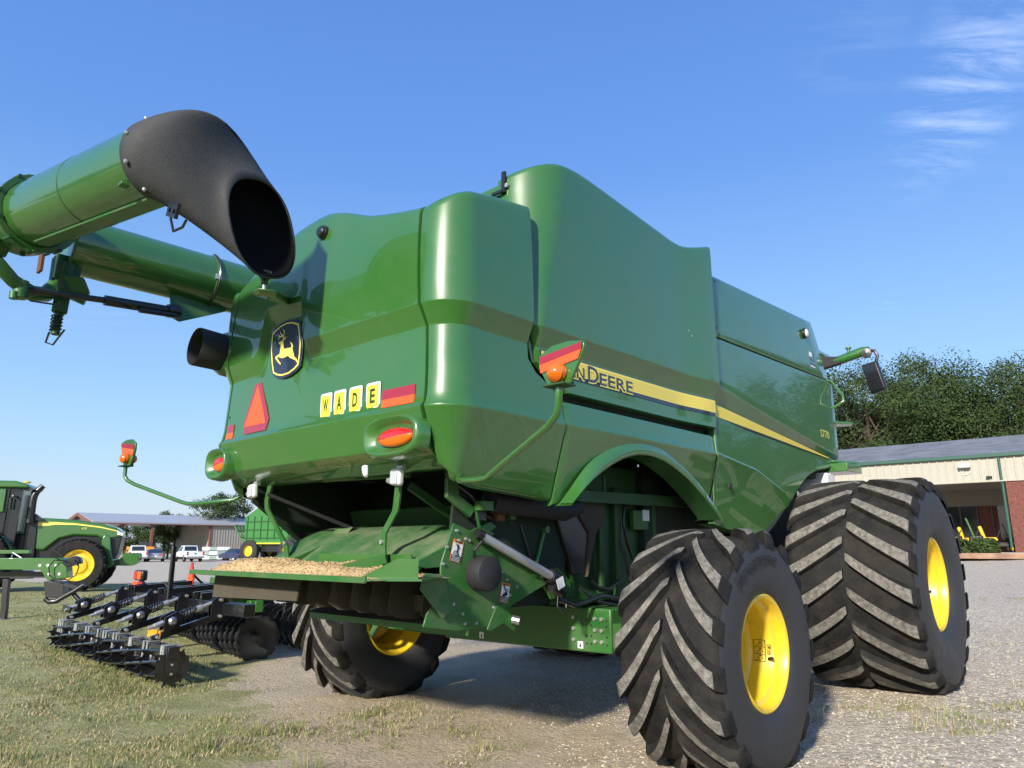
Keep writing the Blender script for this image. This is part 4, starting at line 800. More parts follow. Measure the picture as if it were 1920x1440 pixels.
for P_,r_ in(([(-1.75,-1.05,1.85),(-1.6,-1.08,1.80),(-1.45,-1.05,1.77),(-1.2,-1.02,1.80)],.016),([(-1.7,-.98,1.83),(-1.5,-1.0,1.72),(-1.35,-.98,1.60),(-1.2,-.96,1.56)],.013),([(-1.62,-.9,1.78),(-1.45,-.95,1.70),(-1.30,-.97,1.72),(-1.1,-.97,1.62)],.011),([(-.95,-.93,1.55),(-.9,-.95,1.40),(-.86,-.95,1.30)],.010),([(-.2,-.94,1.18),(-.1,-.96,1.10),(.05,-.96,1.08),(.2,-.95,1.14)],.014),([(-1.84,.2,1.93),(-1.82,-.1,1.90),(-1.83,-.4,1.93)],.012),([(.35,-.92,1.75),(.30,-.94,1.60),(.34,-.94,1.45),(.45,-.92,1.3)],.012)):
    mb=MB(); mb.tube(P_,r_,8); mb.build('hose','black',CB,ang=60)
for c_,d_,m_ in(((-1.40,-.97,1.62),(.10,.06,.12),'black'),((-1.22,-.97,1.60),(.07,.08,.07),'rust'),((-1.08,-.96,1.66),(.05,.06,.16),'paint_dirty'),((.55,-.93,1.62),(.22,.05,.16),'paint_dirty'),((.75,-.93,1.45),(.05,.06,.7),'paint_dark'),((-.02,-.93,1.30),(.05,.05,.5),'paint_dark')):
    mb=MB(); mb.box(c_,d_); mb.build('bracket',m_,CB,bevel=.008)
mb=MB(); mb.box((.62,-.957,1.66),(.10,.004,.09)); mb.build('warning_decal','white_decal',CB)
for k in range(6):
    mb=MB(); mb.cyl((-1.56+.02*k,-.90+.34*k,1.31+.004*(k%3)),(-1.60+.02*k,-.86+.34*k,1.315),.006,n=6); mb.build('chute_rivet','zinc',cho)

def stud(name,p,n,r=.012,h=.008,m='paint_dark'):
    mb=MB(); p=Vector(p); n=Vector(n); mb.lathe([(r,0),(r,h*.6),(r*.7,h),(.0005,h)],p,n,12); mb.build(name,m,CB,ang=40)
stud('panel_hole',(tu(1.16,2.40,-.001),1.16,2.40),(-1,0,0),.012,.003,'black_matte')
for u_,z_ in((.66,3.20),(.70,3.16),(-.2,1.98)): stud('paint_chip',(u_,-(1.40+.02+.045*sstep(.45,1.1,u_)),z_),(0,-1,0),.010,.003,'zinc')
for u_,z_ in((1.22,3.36),(3.75,3.36),(1.25,3.82)): stud('panel_screw',(u_,-1.404,z_),(0,-1,0),.011,.006,'paint_dark')
for i in range(9):
    a=R(15+40*i); n1_=dd.cross(Vector((0,0,1))).normalized(); q=Vector((0,0,1)); d_=(n1_*cos(a)+q*sin(a)); stud('spout_bolt',B_+dd*.0+d_*.250,d_,.012,.014,'zinc')
# ============================================================ GROUND
mat('soil',(.2,.17,.12),.95)
def ground_material():
    m=M['soil']; t=m.node_tree; n=t.nodes; l=t.links; b=n['Principled BSDF']; b.inputs['Roughness'].default_value=.95; b.inputs['Specular IOR Level'].default_value=.2
    tcn=n.new('ShaderNodeTexCoord')
    def noi(s,d=6,r=.65):
        x=n.new('ShaderNodeTexNoise'); x.inputs['Scale'].default_value=s; x.inputs['Detail'].default_value=d; x.inputs['Roughness'].default_value=r; l.new(tcn.outputs['Object'],x.inputs['Vector']); return x.outputs[0]
    def rng(s,a,b_,c=0,d=1):
        x=n.new('ShaderNodeMapRange'); x.inputs[1].default_value=a; x.inputs[2].default_value=b_; x.inputs[3].default_value=c; x.inputs[4].default_value=d; l.new(s,x.inputs[0]); return x.outputs[0]
    def mix(f,a,b_):
        x=n.new('ShaderNodeMix'); x.data_type='RGBA'
        if isinstance(f,float): x.inputs[0].default_value=f
        else: l.new(f,x.inputs[0])
        for i,c in((6,a),(7,b_)):
            if isinstance(c,tuple): x.inputs[i].default_value=(*c,1)
            else: l.new(c,x.inputs[i])
        return x.outputs[2]
    def ma(op,a,b_):
        x=n.new('ShaderNodeMath'); x.operation=op
        for i,c in enumerate((a,b_)):
            if isinstance(c,(int,float)): x.inputs[i].default_value=c
            else: l.new(c,x.inputs[i])
        return x.outputs[0]
    at=n.new('ShaderNodeAttribute'); at.attribute_name='grass'; at2=n.new('ShaderNodeAttribute'); at2.attribute_name='gravel'
    vo=n.new('ShaderNodeTexVoronoi'); vo.inputs['Scale'].default_value=34; l.new(tcn.outputs['Object'],vo.inputs['Vector'])
    vo2=n.new('ShaderNodeTexVoronoi'); vo2.inputs['Scale'].default_value=75; l.new(tcn.outputs['Object'],vo2.inputs['Vector'])
    st=n.new('ShaderNodeSeparateColor'); l.new(vo.outputs['Color'],st.inputs[0])
    st2=n.new('ShaderNodeSeparateColor'); l.new(vo2.outputs['Color'],st2.inputs[0])
    gcol=mix(st.outputs[0],(.31,.265,.205),(.92,.83,.69)); gcol=mix(rng(st2.outputs[1],.5,.9),gcol,(.62,.53,.40)); gcol=mix(rng(vo.outputs['Distance'],.38,.62,0,.42),gcol,(.20,.165,.12)); gcol=mix(ma('MULTIPLY',rng(noi(.55),.38,.62),.35),gcol,(.52,.43,.30))
    dirt=mix(rng(noi(26,8,.75),.3,.7),(.36,.285,.185),(.70,.57,.40)); dirt=mix(rng(noi(3),.45,.7),dirt,(.46,.39,.285)); dirt=mix(rng(noi(1.1,5,.6),.48,.66,0,.55),dirt,(.33,.275,.175)); dirt=mix(rng(noi(110,3,.6),.56,.66,0,.7),dirt,(.24,.195,.125))
    gr=mix(rng(noi(60,6,.8),.32,.68),(.19,.21,.075),(.54,.48,.25)); gr=mix(rng(noi(2.2),.4,.62),gr,(.30,.31,.12)); gr=mix(rng(noi(9,4),.55,.75),gr,(.62,.51,.34)); gr=mix(rng(noi(.8,5,.65),.46,.60,0,.7),gr,(.21,.215,.08)); gr=mix(rng(noi(90,3,.7),.54,.66,0,.6),gr,(.17,.15,.07))
    gm=rng(ma('ADD',at.outputs['Fac'],ma('MULTIPLY',ma('SUBTRACT',noi(1.6,8,.72),.5),1.5)),.42,.62)
    vm=rng(ma('ADD',at2.outputs['Fac'],ma('MULTIPLY',ma('SUBTRACT',noi(2.3,8,.7),.5),1.3)),.40,.66)
    base=mix(vm,dirt,gcol); base=mix(gm,base,gr); at3=n.new('ShaderNodeAttribute'); at3.attribute_name='unseen_lawn'; base=mix(at3.outputs['Fac'],base,mix(rng(noi(4),.35,.65),(.065,.105,.026),(.11,.15,.045))); l.new(base,b.inputs['Base Color'])  # unseen green ground behind the camera, added for its reflection in the paint
    hgt=ma('ADD',ma('MULTIPLY',vo.outputs['Distance'],-.6),ma('MULTIPLY',noi(70,6,.8),.9)); hgt=ma('ADD',hgt,ma('MULTIPLY',noi(9),1.6))
    bp=n.new('ShaderNodeBump'); bp.inputs['Strength'].default_value=.65; bp.inputs['Distance'].default_value=.03; l.new(hgt,bp.inputs['Height']); l.new(bp.outputs[0],b.inputs['Normal'])
ground_material()
XL=[(3.5,-.6),(4.5,-1.1),(6,-1.7),(8,-2.6),(12,-3.7),(20,-7.2),(30,-14.5),(36,-30),(42,-90)]
def grass_w(x,y):
    if y<-3: return .7
    d=x-interp(XL,max(y,3.5)); g=sstep(1.3,-1.6,d)
    g=max(g,.34*sstep(9,4,y)*sstep(6,0,abs(x)))      # thin patches in front of the wheels
    if x>2.0 and y<26: g=max(g,.24*sstep(2,3,x)*sstep(22,8,y))
    return g
def gravel_w(x,y):
    g=.20+.55*sstep(-1.5,2.6,x)+.9*sstep(10,15,y)*sstep(-1,1,x-interp(XL,max(y,3.5)))
    return min(1.0,g)
def wob(x,y): return .024*noise.noise((x*1.7,y*1.7,0))+.010*noise.noise((x*4.5,y*4.5,8))+.035*noise.noise((x*.35,y*.35,5))
def make_ground():
    V=[];g=[];h=[];lw_=[]; na=240; rad=[0]+[1.0+ .22*i for i in range(70)]; 
    r=rad[-1]
    while r<2200: r*=1.075; rad.append(r)
    ang=[R(-60+120*i/(na*.75)) for i in range(int(na*.75)+1)]; k=na-len(ang)
    ang+= [R(60+240*(i+1)/(k+1)) for i in range(k)]
    na=len(ang)
    for r in rad:
        for a in ang:
            x=r*sin(a); y=r*cos(a); V.append((x,y,gz(x,y)+(wob(x,y) if r<40 else 0)*(1 if r>3 else r/3))); g.append(grass_w(x,y)); h.append(gravel_w(x,y)); lw_.append(sstep(2.2,.2,y))
    F=[(i*na+j,(i+1)*na+j,(i+1)*na+(j+1)%na,i*na+(j+1)%na) for i in range(len(rad)-1) for j in range(na)]
    me=bpy.data.meshes.new('ground'); me.from_pydata(V,[],F); me.materials.append(M['soil'])
    for nm,d in(('grass',g),('gravel',h),('unseen_lawn',lw_)):
        at=me.attributes.new(nm,'FLOAT','POINT'); at.data.foreach_set('value',d)
    me.polygons.foreach_set('use_smooth',[True]*len(F))
    o=bpy.data.objects.new('ground',me); COL.objects.link(o); tag(o,kind='structure')
make_ground()
def gr(x,y): return gz(x,y)+(wob(x,y) if math.hypot(x,y)<40 else 0)
# ------------------------------------------------------------ grass blades and pebbles
mat('blade_green',(.10,.175,.04),.7,spec=.2,col2=(.21,.25,.08),vscale=2.5); mat('blade_olive',(.19,.175,.075),.8,spec=.2,col2=(.28,.245,.12),vscale=2); mat('blade_dry',(.46,.38,.22),.85,spec=.15,col2=(.34,.28,.15),vscale=2)
mat('stone',(.64,.57,.46),.9,spec=.15,col2=(.25,.215,.17),vscale=30,bump=.3,bscale=80)
rg=random.Random(3)
combine_M=CB.matrix_basis.copy(); bpy.context.view_layer.update(); cinv=CB.matrix_world.inverted()
tyres=[(0,-1.885,.25,.36),(0,1.885,.25,.36),(3.35,-1.945,.35,.6),(3.35,1.945,.35,.6)]
def on_tyre(x,y):
    p=cinv@Vector((x,y,0))
    return any(abs(p.x-a)<c and abs(p.y-b)<d for a,b,c,d in tyres)
def grass():
    V=[];F=[];mi=[]
    def blade(x,y,z,h,lean,az,w_,m):
        o=len(V); dx,dy=cos(az)*lean,sin(az)*lean; px,py=-sin(az)*w_,cos(az)*w_
        V.extend([(x-px,y-py,z-.005),(x+px,y+py,z-.005),(x+dx*.45+px*.7,y+dy*.45+py*.7,z+h*.6),(x+dx*.45-px*.7,y+dy*.45-py*.7,z+h*.6),(x+dx,y+dy,z+h)])
        F.extend([(o,o+1,o+2,o+3),(o+3,o+2,o+4)]); mi.extend([m,m])
    n=0
    for _ in range(90000):
        r=3.9+24*rg.random()**2.0; a=R(rg.uniform(-39,39)); x=r*sin(a); y=r*cos(a); g=grass_w(x,y)
        ns=noise.noise((x*.55,y*.55,2))*.75+noise.noise((x*2.2,y*2.2,7))*.4
        if rg.random()>(g*.95-.33+ns*1.35): continue
        if on_tyre(x,y): continue
        sc=(.35+1.0*max(0,ns+.45))*(1 if g>.5 else .75); z=gr(x,y)-.004; k=rg.randint(4,8)
        dry=.42-.75*ns+(.15 if g<.5 else 0)
        for i in range(k):
            m=2 if rg.random()<dry else (1 if rg.random()<.55 else 0)
            blade(x+rg.gauss(0,.035),y+rg.gauss(0,.035),z,rg.uniform(.016,.050)*sc,rg.uniform(.012,.055)*sc,rg.uniform(0,2*PI),rg.uniform(.0016,.0032)*(1+r*.06),m)
        n+=1
    # taller tufts and dry weeds one can see
    for (x,y,s,dr,c) in [(-.55,4.75,1.0,.4,60),(.25,4.62,1.25,.45,80),(.55,4.9,.9,.35,60),(-1.3,5.0,1.1,.2,60),(-2.6,4.9,1.2,.15,90),(-2.2,5.6,1.1,.15,80),(-1.7,6.1,.8,.2,40),(2.35,6.25,1.5,.8,40),(3.1,6.0,1.6,.75,46),(4.4,6.5,1.0,.9,34),(2.1,6.9,1.0,.8,30),(-3.3,5.3,1.1,.2,80),(1.0,5.35,.7,.5,30),(-.9,6.0,.6,.5,30),(2.6,4.9,.7,.7,20),(3.6,5.1,.6,.6,20),(1.9,7.5,1.1,.7,30),(4.9,7.4,.8,.9,24),(-.2,5.6,.7,.4,40),(-3.0,6.6,.9,.3,50)]:
        z=gr(x,y)-.004
        for i in range(c):
            m=2 if rg.random()<dr else (0 if rg.random()<.6 else 1); az=rg.uniform(0,2*PI)
            blade(x+rg.gauss(0,.07)*s,y+rg.gauss(0,.07)*s,z,rg.uniform(.05,.13)*s,rg.uniform(.02,.10)*s,az,rg.uniform(.002,.0035),m)
    me=bpy.data.meshes.new('grass'); me.from_pydata(V,[],F)
    for k in('blade_green','blade_olive','blade_dry'): me.materials.append(M[k])
    me.polygons.foreach_set('material_index',mi); o=bpy.data.objects.new('grass',me); COL.objects.link(o); tag(o,'patchy short grass and dry weeds over the dirt','grass',kind='stuff')
grass()
def pebbles():
    V=[];F=[]
    base=[Vector(p) for p in((1,0,0),(-1,0,0),(0,1,0),(0,-1,0),(0,0,1),(0,0,-.6))]; fs=[(0,2,4),(2,1,4),(1,3,4),(3,0,4),(2,0,5),(1,2,5),(3,1,5),(0,3,5)]
    for _ in range(120000):
        r=3.9+13*rg.random()**1.6; a=R(rg.uniform(-37,40)); x=r*sin(a); y=r*cos(a); ns=noise.noise((x*1.1,y*1.1,12))*.55+noise.noise((x*4,y*4,3))*.25
        if rg.random()>gravel_w(x,y)*1.25-.45+ns*.8-.9*max(0,grass_w(x,y)-.45): continue
        if on_tyre(x,y): continue
        s=rg.uniform(.004,.0125)*(1 if rg.random()<.95 else 1.6); z=gr(x,y)+s*.15; o=len(V); q=rg.uniform(0,6.28); c_,s_=cos(q),sin(q)
        for b in base:
            bx=b.x*s*rg.uniform(.7,1.5); by=b.y*s*rg.uniform(.7,1.3); V.append((x+bx*c_-by*s_,y+bx*s_+by*c_,z+b.z*s*rg.uniform(.5,.9)))
        F.extend([tuple(i+o for i in f) for f in fs])
    me=bpy.data.meshes.new('gravel'); me.from_pydata(V,[],F); me.materials.append(M['stone']); o=bpy.data.objects.new('gravel',me); COL.objects.link(o); tag(o,'loose pale gravel scattered around the wheels','gravel',kind='stuff')
pebbles()
# chaff heaped on the spreader tray
def chaff():
    mb=MB(); 
    def hgt(u,v): 
        e=min(1,max(0,(u+2.25)/.10))*min(1,max(0,(-1.70-u)/.08))*min(1,max(0,(1.10-v)/.22))*min(1,max(0,(v+.98)/.15))
        return e*(.035+.055*math.exp(-((v-.55)/.42)**2)+.035*math.exp(-((v+.25)/.35)**2)+.018*noise.noise((u*9,v*9,1))+.008*noise.noise((u*40,v*40,1)))-.006
    Mw=CB.matrix_world
    P=lambda u,v,z:tuple(Mw@Vector((u,v,z)))
    mb.grid(26,90,lambda a,b:(lambda u,v:P(u,v,1.228+hgt(u,v)))(lerp(-2.25,-1.70,a),lerp(-1.05,1.12,b)))
    for _ in range(5200):
        u=rg.uniform(-2.245,-1.72); v=rg.uniform(-.98,1.08); h=hgt(u,v)
        if h<.004 and rg.random()<.75: continue
        a=rg.uniform(0,6.28); l=rg.uniform(.006,.013); t=rg.uniform(-.5,.5); d=Vector((cos(a)*cos(t),sin(a)*cos(t),sin(t)))*l; s=d.orthogonal().normalized()*l*.32; c=Vector((u,v,1.230+h+.002)); k=s.cross(d).normalized()*l*.3
        mb.add([P(*(c-d)),P(*(c+s)),P(*(c+d)),P(*(c-s)),P(*(c+k))],[(0,1,4),(1,2,4),(2,3,4),(3,0,4)])
    for _ in range(700):   # spilled grain around the chute
        u=rg.uniform(-1.95,-1.7); v=rg.uniform(-1.05,-.98); 
    o=mb.build('chaff','chaff',None,ang=0,clean=False); tag(o,'tan grain chaff heaped on the green spreader tray','chaff',kind='stuff')
chaff()
# ============================================================ pixel helper (direction only; distance is given)
FP,PP=1367.0,R(12.6)
def ray(x,y): return Vector((x-960,FP*cos(PP)+(y-720)*sin(PP),FP*sin(PP)-(y-720)*cos(PP)))
def atY(x,y,Y): r=ray(x,y); return Vector((0,0,1.4))+r*(Y/r.y)
# ------------------------------------------------------------ materials
mat('tree_leaf_a',(.026,.052,.017),.75,spec=.12,col2=(.050,.080,.025),vscale=.5); mat('tree_leaf_b',(.042,.068,.022),.75,spec=.12,col2=(.072,.098,.034),vscale=.6)
for k in('tree_leaf_a','tree_leaf_b'): M[k].node_tree.nodes['Principled BSDF'].inputs['Subsurface Weight'].default_value=0
mat('bark',(.075,.055,.04),.9,var=.4,vscale=6); mat('siding',(.38,.36,.295),.6,var=.05); mat('roof_grey',(.165,.17,.182),.8,var=.25,vscale=1.2,bump=.3,bscale=8); mat('trim_green',(.025,.085,.060),.5)
mat('brick',(.15,.050,.038),.85,var=.3,vscale=9); mat('concrete',(.40,.37,.33),.9,var=.15,vscale=3); mat('mulch',(.30,.19,.125),.95,var=.25,vscale=2); mat('soffit',(.22,.20,.17),.8)
mat('rust_steel',(.17,.07,.05),.75,var=.2); mat('shed_wall',(.30,.28,.245),.75,var=.08); mat('shed_roof',(.42,.43,.45),.5,metal=.2)
mat('car_white',(.72,.73,.74),.3,coat=.8); mat('car_silver',(.35,.38,.42),.3,metal=.4,coat=.8); mat('car_blue',(.02,.03,.09),.3,coat=.8); mat('car_glass',(.02,.025,.03),.05,spec=.8); mat('chrome',(.6,.6,.6),.2,metal=.9)
mat('far_tyre',(.02,.02,.02),.8); mat('orange_paint',(.6,.22,.02),.5); mat('tank_white',(.6,.66,.72),.5); mat('plastic_teal',(.22,.30,.27),.6)
# ------------------------------------------------------------ trees
def make_tree(name,h,cr,ch,seed,leaf=.30,ncl=60,nl=230,trunk_r=.28,label=None,mats=('tree_leaf_a','tree_leaf_b')):
    rd=random.Random(seed); t=empty(name)
    mb=MB(); top=h-ch*.25; lean=Vector((rd.uniform(-.4,.4),rd.uniform(-.4,.4),0))
    P=[Vector((0,0,-.3)),Vector((0,0,.4)),lean*.3+Vector((0,0,h*.3)),lean*.7+Vector((0,0,h*.55)),lean+Vector((0,0,top))]
    mb.tube(P,[trunk_r*1.4,trunk_r,trunk_r*.8,trunk_r*.5,trunk_r*.12],8)
    cl=[]
    for i in range(ncl):
        # clumps on an uneven crown shell with some inside
        for _ in range(30):
            d=Vector((rd.gauss(0,1),rd.gauss(0,1),rd.gauss(0,1))).normalized(); q=rd.uniform(.20,1.0)**.5
            lob=1+.30*noise.noise((d.x*1.6+seed,d.y*1.6,d.z*1.6))
            c=Vector((d.x*cr*q*lob,d.y*cr*q*lob,h-ch*.5+d.z*ch*.5*q*lob))+lean*(.8)
            if c.z>h-ch*1.02: break
        cl.append((c,rd.uniform(.085,.165)*(cr+ch*.5)))
    for c,r in cl[::2]:
        a=P[2].lerp(P[4],rd.uniform(.1,.85)); m_=a.lerp(c,.5)+Vector((0,0,-.05*h*rd.random())); mb.tube([a,m_,c],[trunk_r*.32,trunk_r*.18,trunk_r*.06],5)
    mb.build('trunk','bark',t,ang=60,clean=False)
    V=[];F=[];mi=[]
    for c,r in cl:
        tone=rd.random()
        for _ in range(nl):
            d=Vector((rd.gauss(0,1),rd.gauss(0,1),rd.gauss(0,1)*.75)).normalized()*r*rd.uniform(.25,1.08)**.6; p=c+d
            s=leaf*rd.uniform(.45,1.0); a=(d.normalized()*1.0+Vector((0,0,.55))+Vector((rd.gauss(0,.55),rd.gauss(0,.55),rd.gauss(0,.55)))).normalized(); b=a.orthogonal().normalized(); b.rotate(Matrix.Rotation(rd.uniform(0,6.28),3,a)); e=a.cross(b)
            o=len(V); V.extend([p-b*s*.5,p+e*s*.28,p+b*s*.5,p-e*s*.28]); F.append((o,o+1,o+2,o+3)); mi.append(1 if rd.random()<.25+.5*tone else 0)
    me=bpy.data.meshes.new('crown'); me.from_pydata(V,[],F)
    for k in mats: me.materials.append(M[k])
    me.polygons.foreach_set('material_index',mi); o=bpy.data.objects.new('crown',me); COL.objects.link(o); o.parent=t
    return t
def put(t,x,y,rz=0,s=1): t.location=(x,y,gz(x,y)); t.rotation_euler=(0,0,rz); t.scale=(s,s,s); return t
def px2x(px,Y): return atY(px,1000,Y).x
G_R='tall trees behind the grey-roofed building'
T1=make_tree('broadleaf_tree',16.5,5.6,12.5,11,leaf=.30,ncl=105,nl=380)
T2=make_tree('broadleaf_tree',17.5,6.2,13.5,23,leaf=.30,ncl=118,nl=380)
tag(put(T1,px2x(1650,60),60,0,.94),'dark broadleaf tree just right of the hand rail, leftmost behind the grey roof','tree',G_R)
tag(put(T2,px2x(1748,64),64,.4,.95),'tallest dark broadleaf tree behind the middle of the grey roof','tree',G_R)
for px,Y,s,rz,src,lb in((1845,60,.95,2.0,T1,'dark broadleaf tree above the wall lamp of the brick building'),(1955,62,.90,3.2,T2,'dark broadleaf tree cut off by the right edge of the picture'),(1595,66,.80,4.2,T1,'lower dark tree peeping out between the combine and the leftmost tall tree'),(1700,70,.85,5.0,T2,'dark tree half hidden between two taller trees behind the roof ridge'),(1800,72,.9,1.2,T1,'dark tree filling the gap behind the two right hand trees')):
    c=copy_tree(src); tag(put(c,px2x(px,Y),Y,rz,s),lb,'tree',G_R)
T3=make_tree('airy_tree',10.5,3.6,7.0,41,leaf=.36,ncl=44,nl=150,trunk_r=.2,mats=('tree_leaf_b','tree_leaf_a'))
G_L='trees behind the open shed'
tag(put(T3,px2x(398,112),112,0,1.0),'round airy tree rising above the shed beside the marker arm','tree',G_L)
for px,Y,s,rz,lb in((318,114,.72,2,'small airy tree rising over the middle of the shed roof'),(443,118,.98,4,'airy tree just left of the combine hood above the cotton picker')):
    tag(put(copy_tree(T3),px2x(px,Y),Y,rz,s),lb,'tree',G_L)
T4=make_tree('field_tree',6.5,3.4,5.6,57,leaf=.40,ncl=36,nl=110,trunk_r=.16)
FT=['field tree above the left white pickup, seen through the shed','larger field tree above the silver sedan, seen through the shed','small field tree right above the silver sedan, seen through the shed','tallest field tree behind the harrow post, seen through the shed','field tree above the cab of the right pickup, seen through the shed','field tree beside the enclosed bay wall, seen through the shed','small field tree just right of the left shed post','small field tree above the tractor hood near the left shed post']
for i,(px,Y,s) in enumerate(((236,128,.95),(262,134,1.0),(286,126,.8),(308,138,1.1),(330,130,.9),(352,135,1.0),(212,132,.8),(190,140,.8))):
    c=T4 if i==0 else copy_tree(T4); tag(put(c,px2x(px,Y),Y,i*1.3,s),FT[i],'tree','trees seen through the open shed')
# trees around the yard that the camera only sees mirrored in the paint
for i,(b,d,s) in enumerate(((-58,85,.8),(-66,80,.9),(-74,86,.85),(-82,78,.75),(-90,84,.8),(-98,80,.9),(-107,88,.8),(-118,84,.85),(54,62,.9),(62,70,.95),(72,66,.8),(84,75,.9))):
    c=copy_tree(T1 if i%2 else T2); x,y=d*sin(R(b)),d*cos(R(b)); tag(put(c,x,y,i*.9,s),'yard tree outside the picture, only mirrored in the green paint','tree','trees mirrored in the paint')
# ------------------------------------------------------------ building on the right: facade runs along DL, front normal DN
DL=Vector((-.75,.66,0)).normalized(); DN=Vector((-DL.y,DL.x,0)); DN=-DN if DN.y>0 else DN
Q0=atY(1897,1036,31.0); zg=Q0.z
BL=empty('brick_building',(Q0.x,Q0.y,zg),math.atan2(DL.y,DL.x),'low brick and beige sided building with grey shingle roof and deep porch','building')
# local: x along the facade to the far left, y away from the camera (back), z up
bs=1 if (Matrix.Rotation(math.atan2(DL.y,DL.x),3,'Z')@Vector((0,1,0))).dot(DN)<0 else -1
Y_=lambda d:bs*d
EH=2.95
mb=MB(); mb.box((8,Y_(.15),EH+.52),(44,.3,1.04)); fas=mb.build('fascia_wall','siding',BL)
mb=MB(); mb.box((0,0,0),(.06,.05,1.02)); rib=mb.build('siding_rib','siding',fas); rib.location=(-13.7,Y_(-.022),EH+.52)
for i in range(1,135):
    c=rib.copy(); c.location=(-13.7+i*.32,Y_(-.022),EH+.52); COL.objects.link(c); c.parent=fas
mb=MB(); mb.box((8,Y_(-.09),EH+1.10),(44.4,.16,.16)); mb.build('gutter','trim_green',BL,bevel=.02)
mb=MB(); mb.box((8,Y_(0),EH+.0),(44,.34,.05)); mb.build('fascia_edge_trim','siding',BL)
mb=MB(); mb.add([(-14,Y_(-.12),EH+1.17),(30.2,Y_(-.12),EH+1.17),(26,Y_(7),EH+2.75),(-14,Y_(7),EH+2.75)],[(0,1,2,3)]); mb.add([(30.2,Y_(-.12),EH+1.17),(30.2,Y_(14),EH+1.17),(26,Y_(7),EH+2.75)],[(0,1,2)]); mb.add([(-14,Y_(7),EH+2.75),(26,Y_(7),EH+2.75),(30.2,Y_(14),EH+1.17),(-14,Y_(14),EH+1.17)],[(0,1,2,3)]); mb.build('roof','roof_grey',BL,ang=20)
mb=MB(); mb.add([(-14,Y_(.3),EH+.02),(30,Y_(.3),EH+.02),(30,Y_(5.5),EH+.02),(-14,Y_(5.5),EH+.02)],[(0,1,2,3)]); mb.build('porch_ceiling','soffit',BL)
mb=MB(); mb.box((8,Y_(5.7),EH-.35),(44,.3,.8)); mb.build('porch_beam','soffit',BL)
mb=MB(); mb.box((8,Y_(5.9),1.2),(44,.2,2.8)); wl=mb.build('back_wall','brick',BL)
for i,x in enumerate([-12+2.1*k for k in range(20)]):
    mb=MB(); mb.box((x,Y_(5.78),1.35),(1.45 if i%3 else 1.0,.06,2.3)); wi=mb.build('window','car_glass',BL); m2=MB()
    for dx in(-.74,0,.74): m2.box((x+dx,Y_(5.73),1.35),(.06,.05,2.3))
    m2.build('mullions','black',wi)
for x in(-.58,-13): 
    mb=MB(); mb.box((x,Y_(.2),EH/2-.1),(.85,.6,EH+.2)); mb.build('brick_column','brick',BL)
mb=MB(); mb.tube([(-.02,Y_(-.08),EH+1.05),(-.02,Y_(-.08),EH-.05),(-.05,Y_(-.14),EH-.15),(-.05,Y_(-.14),.2)],.055,8); mb.build('downspout','trim_green',BL)
mb=MB(); mb.tube([(12.5,Y_(-.06),EH+1.05),(12.5,Y_(-.06),EH+.1)],.05,8); mb.build('downspout','trim_green',BL)
mb=MB(); mb.box((1.25,Y_(-.17),EH+.72),(.46,.30,.20)); mb.build('wall_lamp','car_white',BL,bevel=.05)
mb=MB(); mb.tube([(1.45,Y_(-.03),EH+.6),(1.4,Y_(-.04),EH+.36),(1.22,Y_(-.04),EH+.33),(1.05,Y_(-.04),EH+.45)],.015,6); mb.build('lamp_cable','white_decal',BL)
mb=MB(); mb.box((.40,Y_(-.12),EH+.18),(.22,.10,.09)); mb.build('security_camera','black',BL,bevel=.02)
for x in(3.2,7.5,12): 
    mb=MB(); mb.lathe([(.001,.0),(.22,0),(.22,.03)],(x,Y_(2.5),EH-.02),(0,0,1),16); mb.build('ceiling_light','black',BL)
mb=MB(); mb.box((8,Y_(2.6),-.06),(44,6.4,.12)); mb.build('porch_slab','concrete',BL)
# mulch strip and kerb in front of the porch
mb=MB(); mb.box((8,Y_(-1.5),-.09),(60,2.2,.10)); o=mb.build('planting_strip','mulch',None); o.matrix_world=Matrix.Translation((Q0.x,Q0.y,zg))@Matrix.Rotation(math.atan2(DL.y,DL.x),4,'Z'); tag(o,kind='structure')
mb=MB(); mb.box((8,Y_(-2.75),-.12),(60,.22,.22)); o=mb.build('kerb','mulch',None,bevel=.02); o.matrix_world=Matrix.Translation((Q0.x,Q0.y,zg))@Matrix.Rotation(math.atan2(DL.y,DL.x),4,'Z'); tag(o,kind='structure')
BW=BL.matrix_basis
def onb(x,d,z=0): 
    v=Matrix.Translation((Q0.x,Q0.y,zg))@Matrix.Rotation(math.atan2(DL.y,DL.x),4,'Z')@Vector((x,Y_(d),z)); return v
# clipped shrubs
def shrub(x,d,w_,h,seed,label):
    rd=random.Random(seed); p=onb(x,d); t=empty('clipped_shrub',p,math.atan2(DL.y,DL.x),label,'shrub','clipped shrubs by the porch'); V=[];F=[]
    for _ in range(1300):
        a=rd.uniform(0,6.28); q=rd.random()**.4; z=rd.random(); k=(1-max(0,z-.6)**2*2)
        c=Vector((cos(a)*w_*q*k,sin(a)*.45*q*k,z*h)); s=rd.uniform(.05,.10); d_=Vector((rd.gauss(0,1),rd.gauss(0,1),rd.gauss(0,1))).normalized(); b=d_.orthogonal().normalized(); e=d_.cross(b); o=len(V); V.extend([c-b*s,c+e*s*.6,c+b*s,c-e*s*.6]); F.append((o,o+1,o+2,o+3))
    me=bpy.data.meshes.new('foliage'); me.from_pydata(V,[],F); me.materials.append(M['tree_leaf_b']); o=bpy.data.objects.new('foliage',me); COL.objects.link(o); o.parent=t
    mb=MB(); mb.cyl((0,0,-.1),(0,0,h*.6),.04,n=6); mb.build('stem','bark',t)
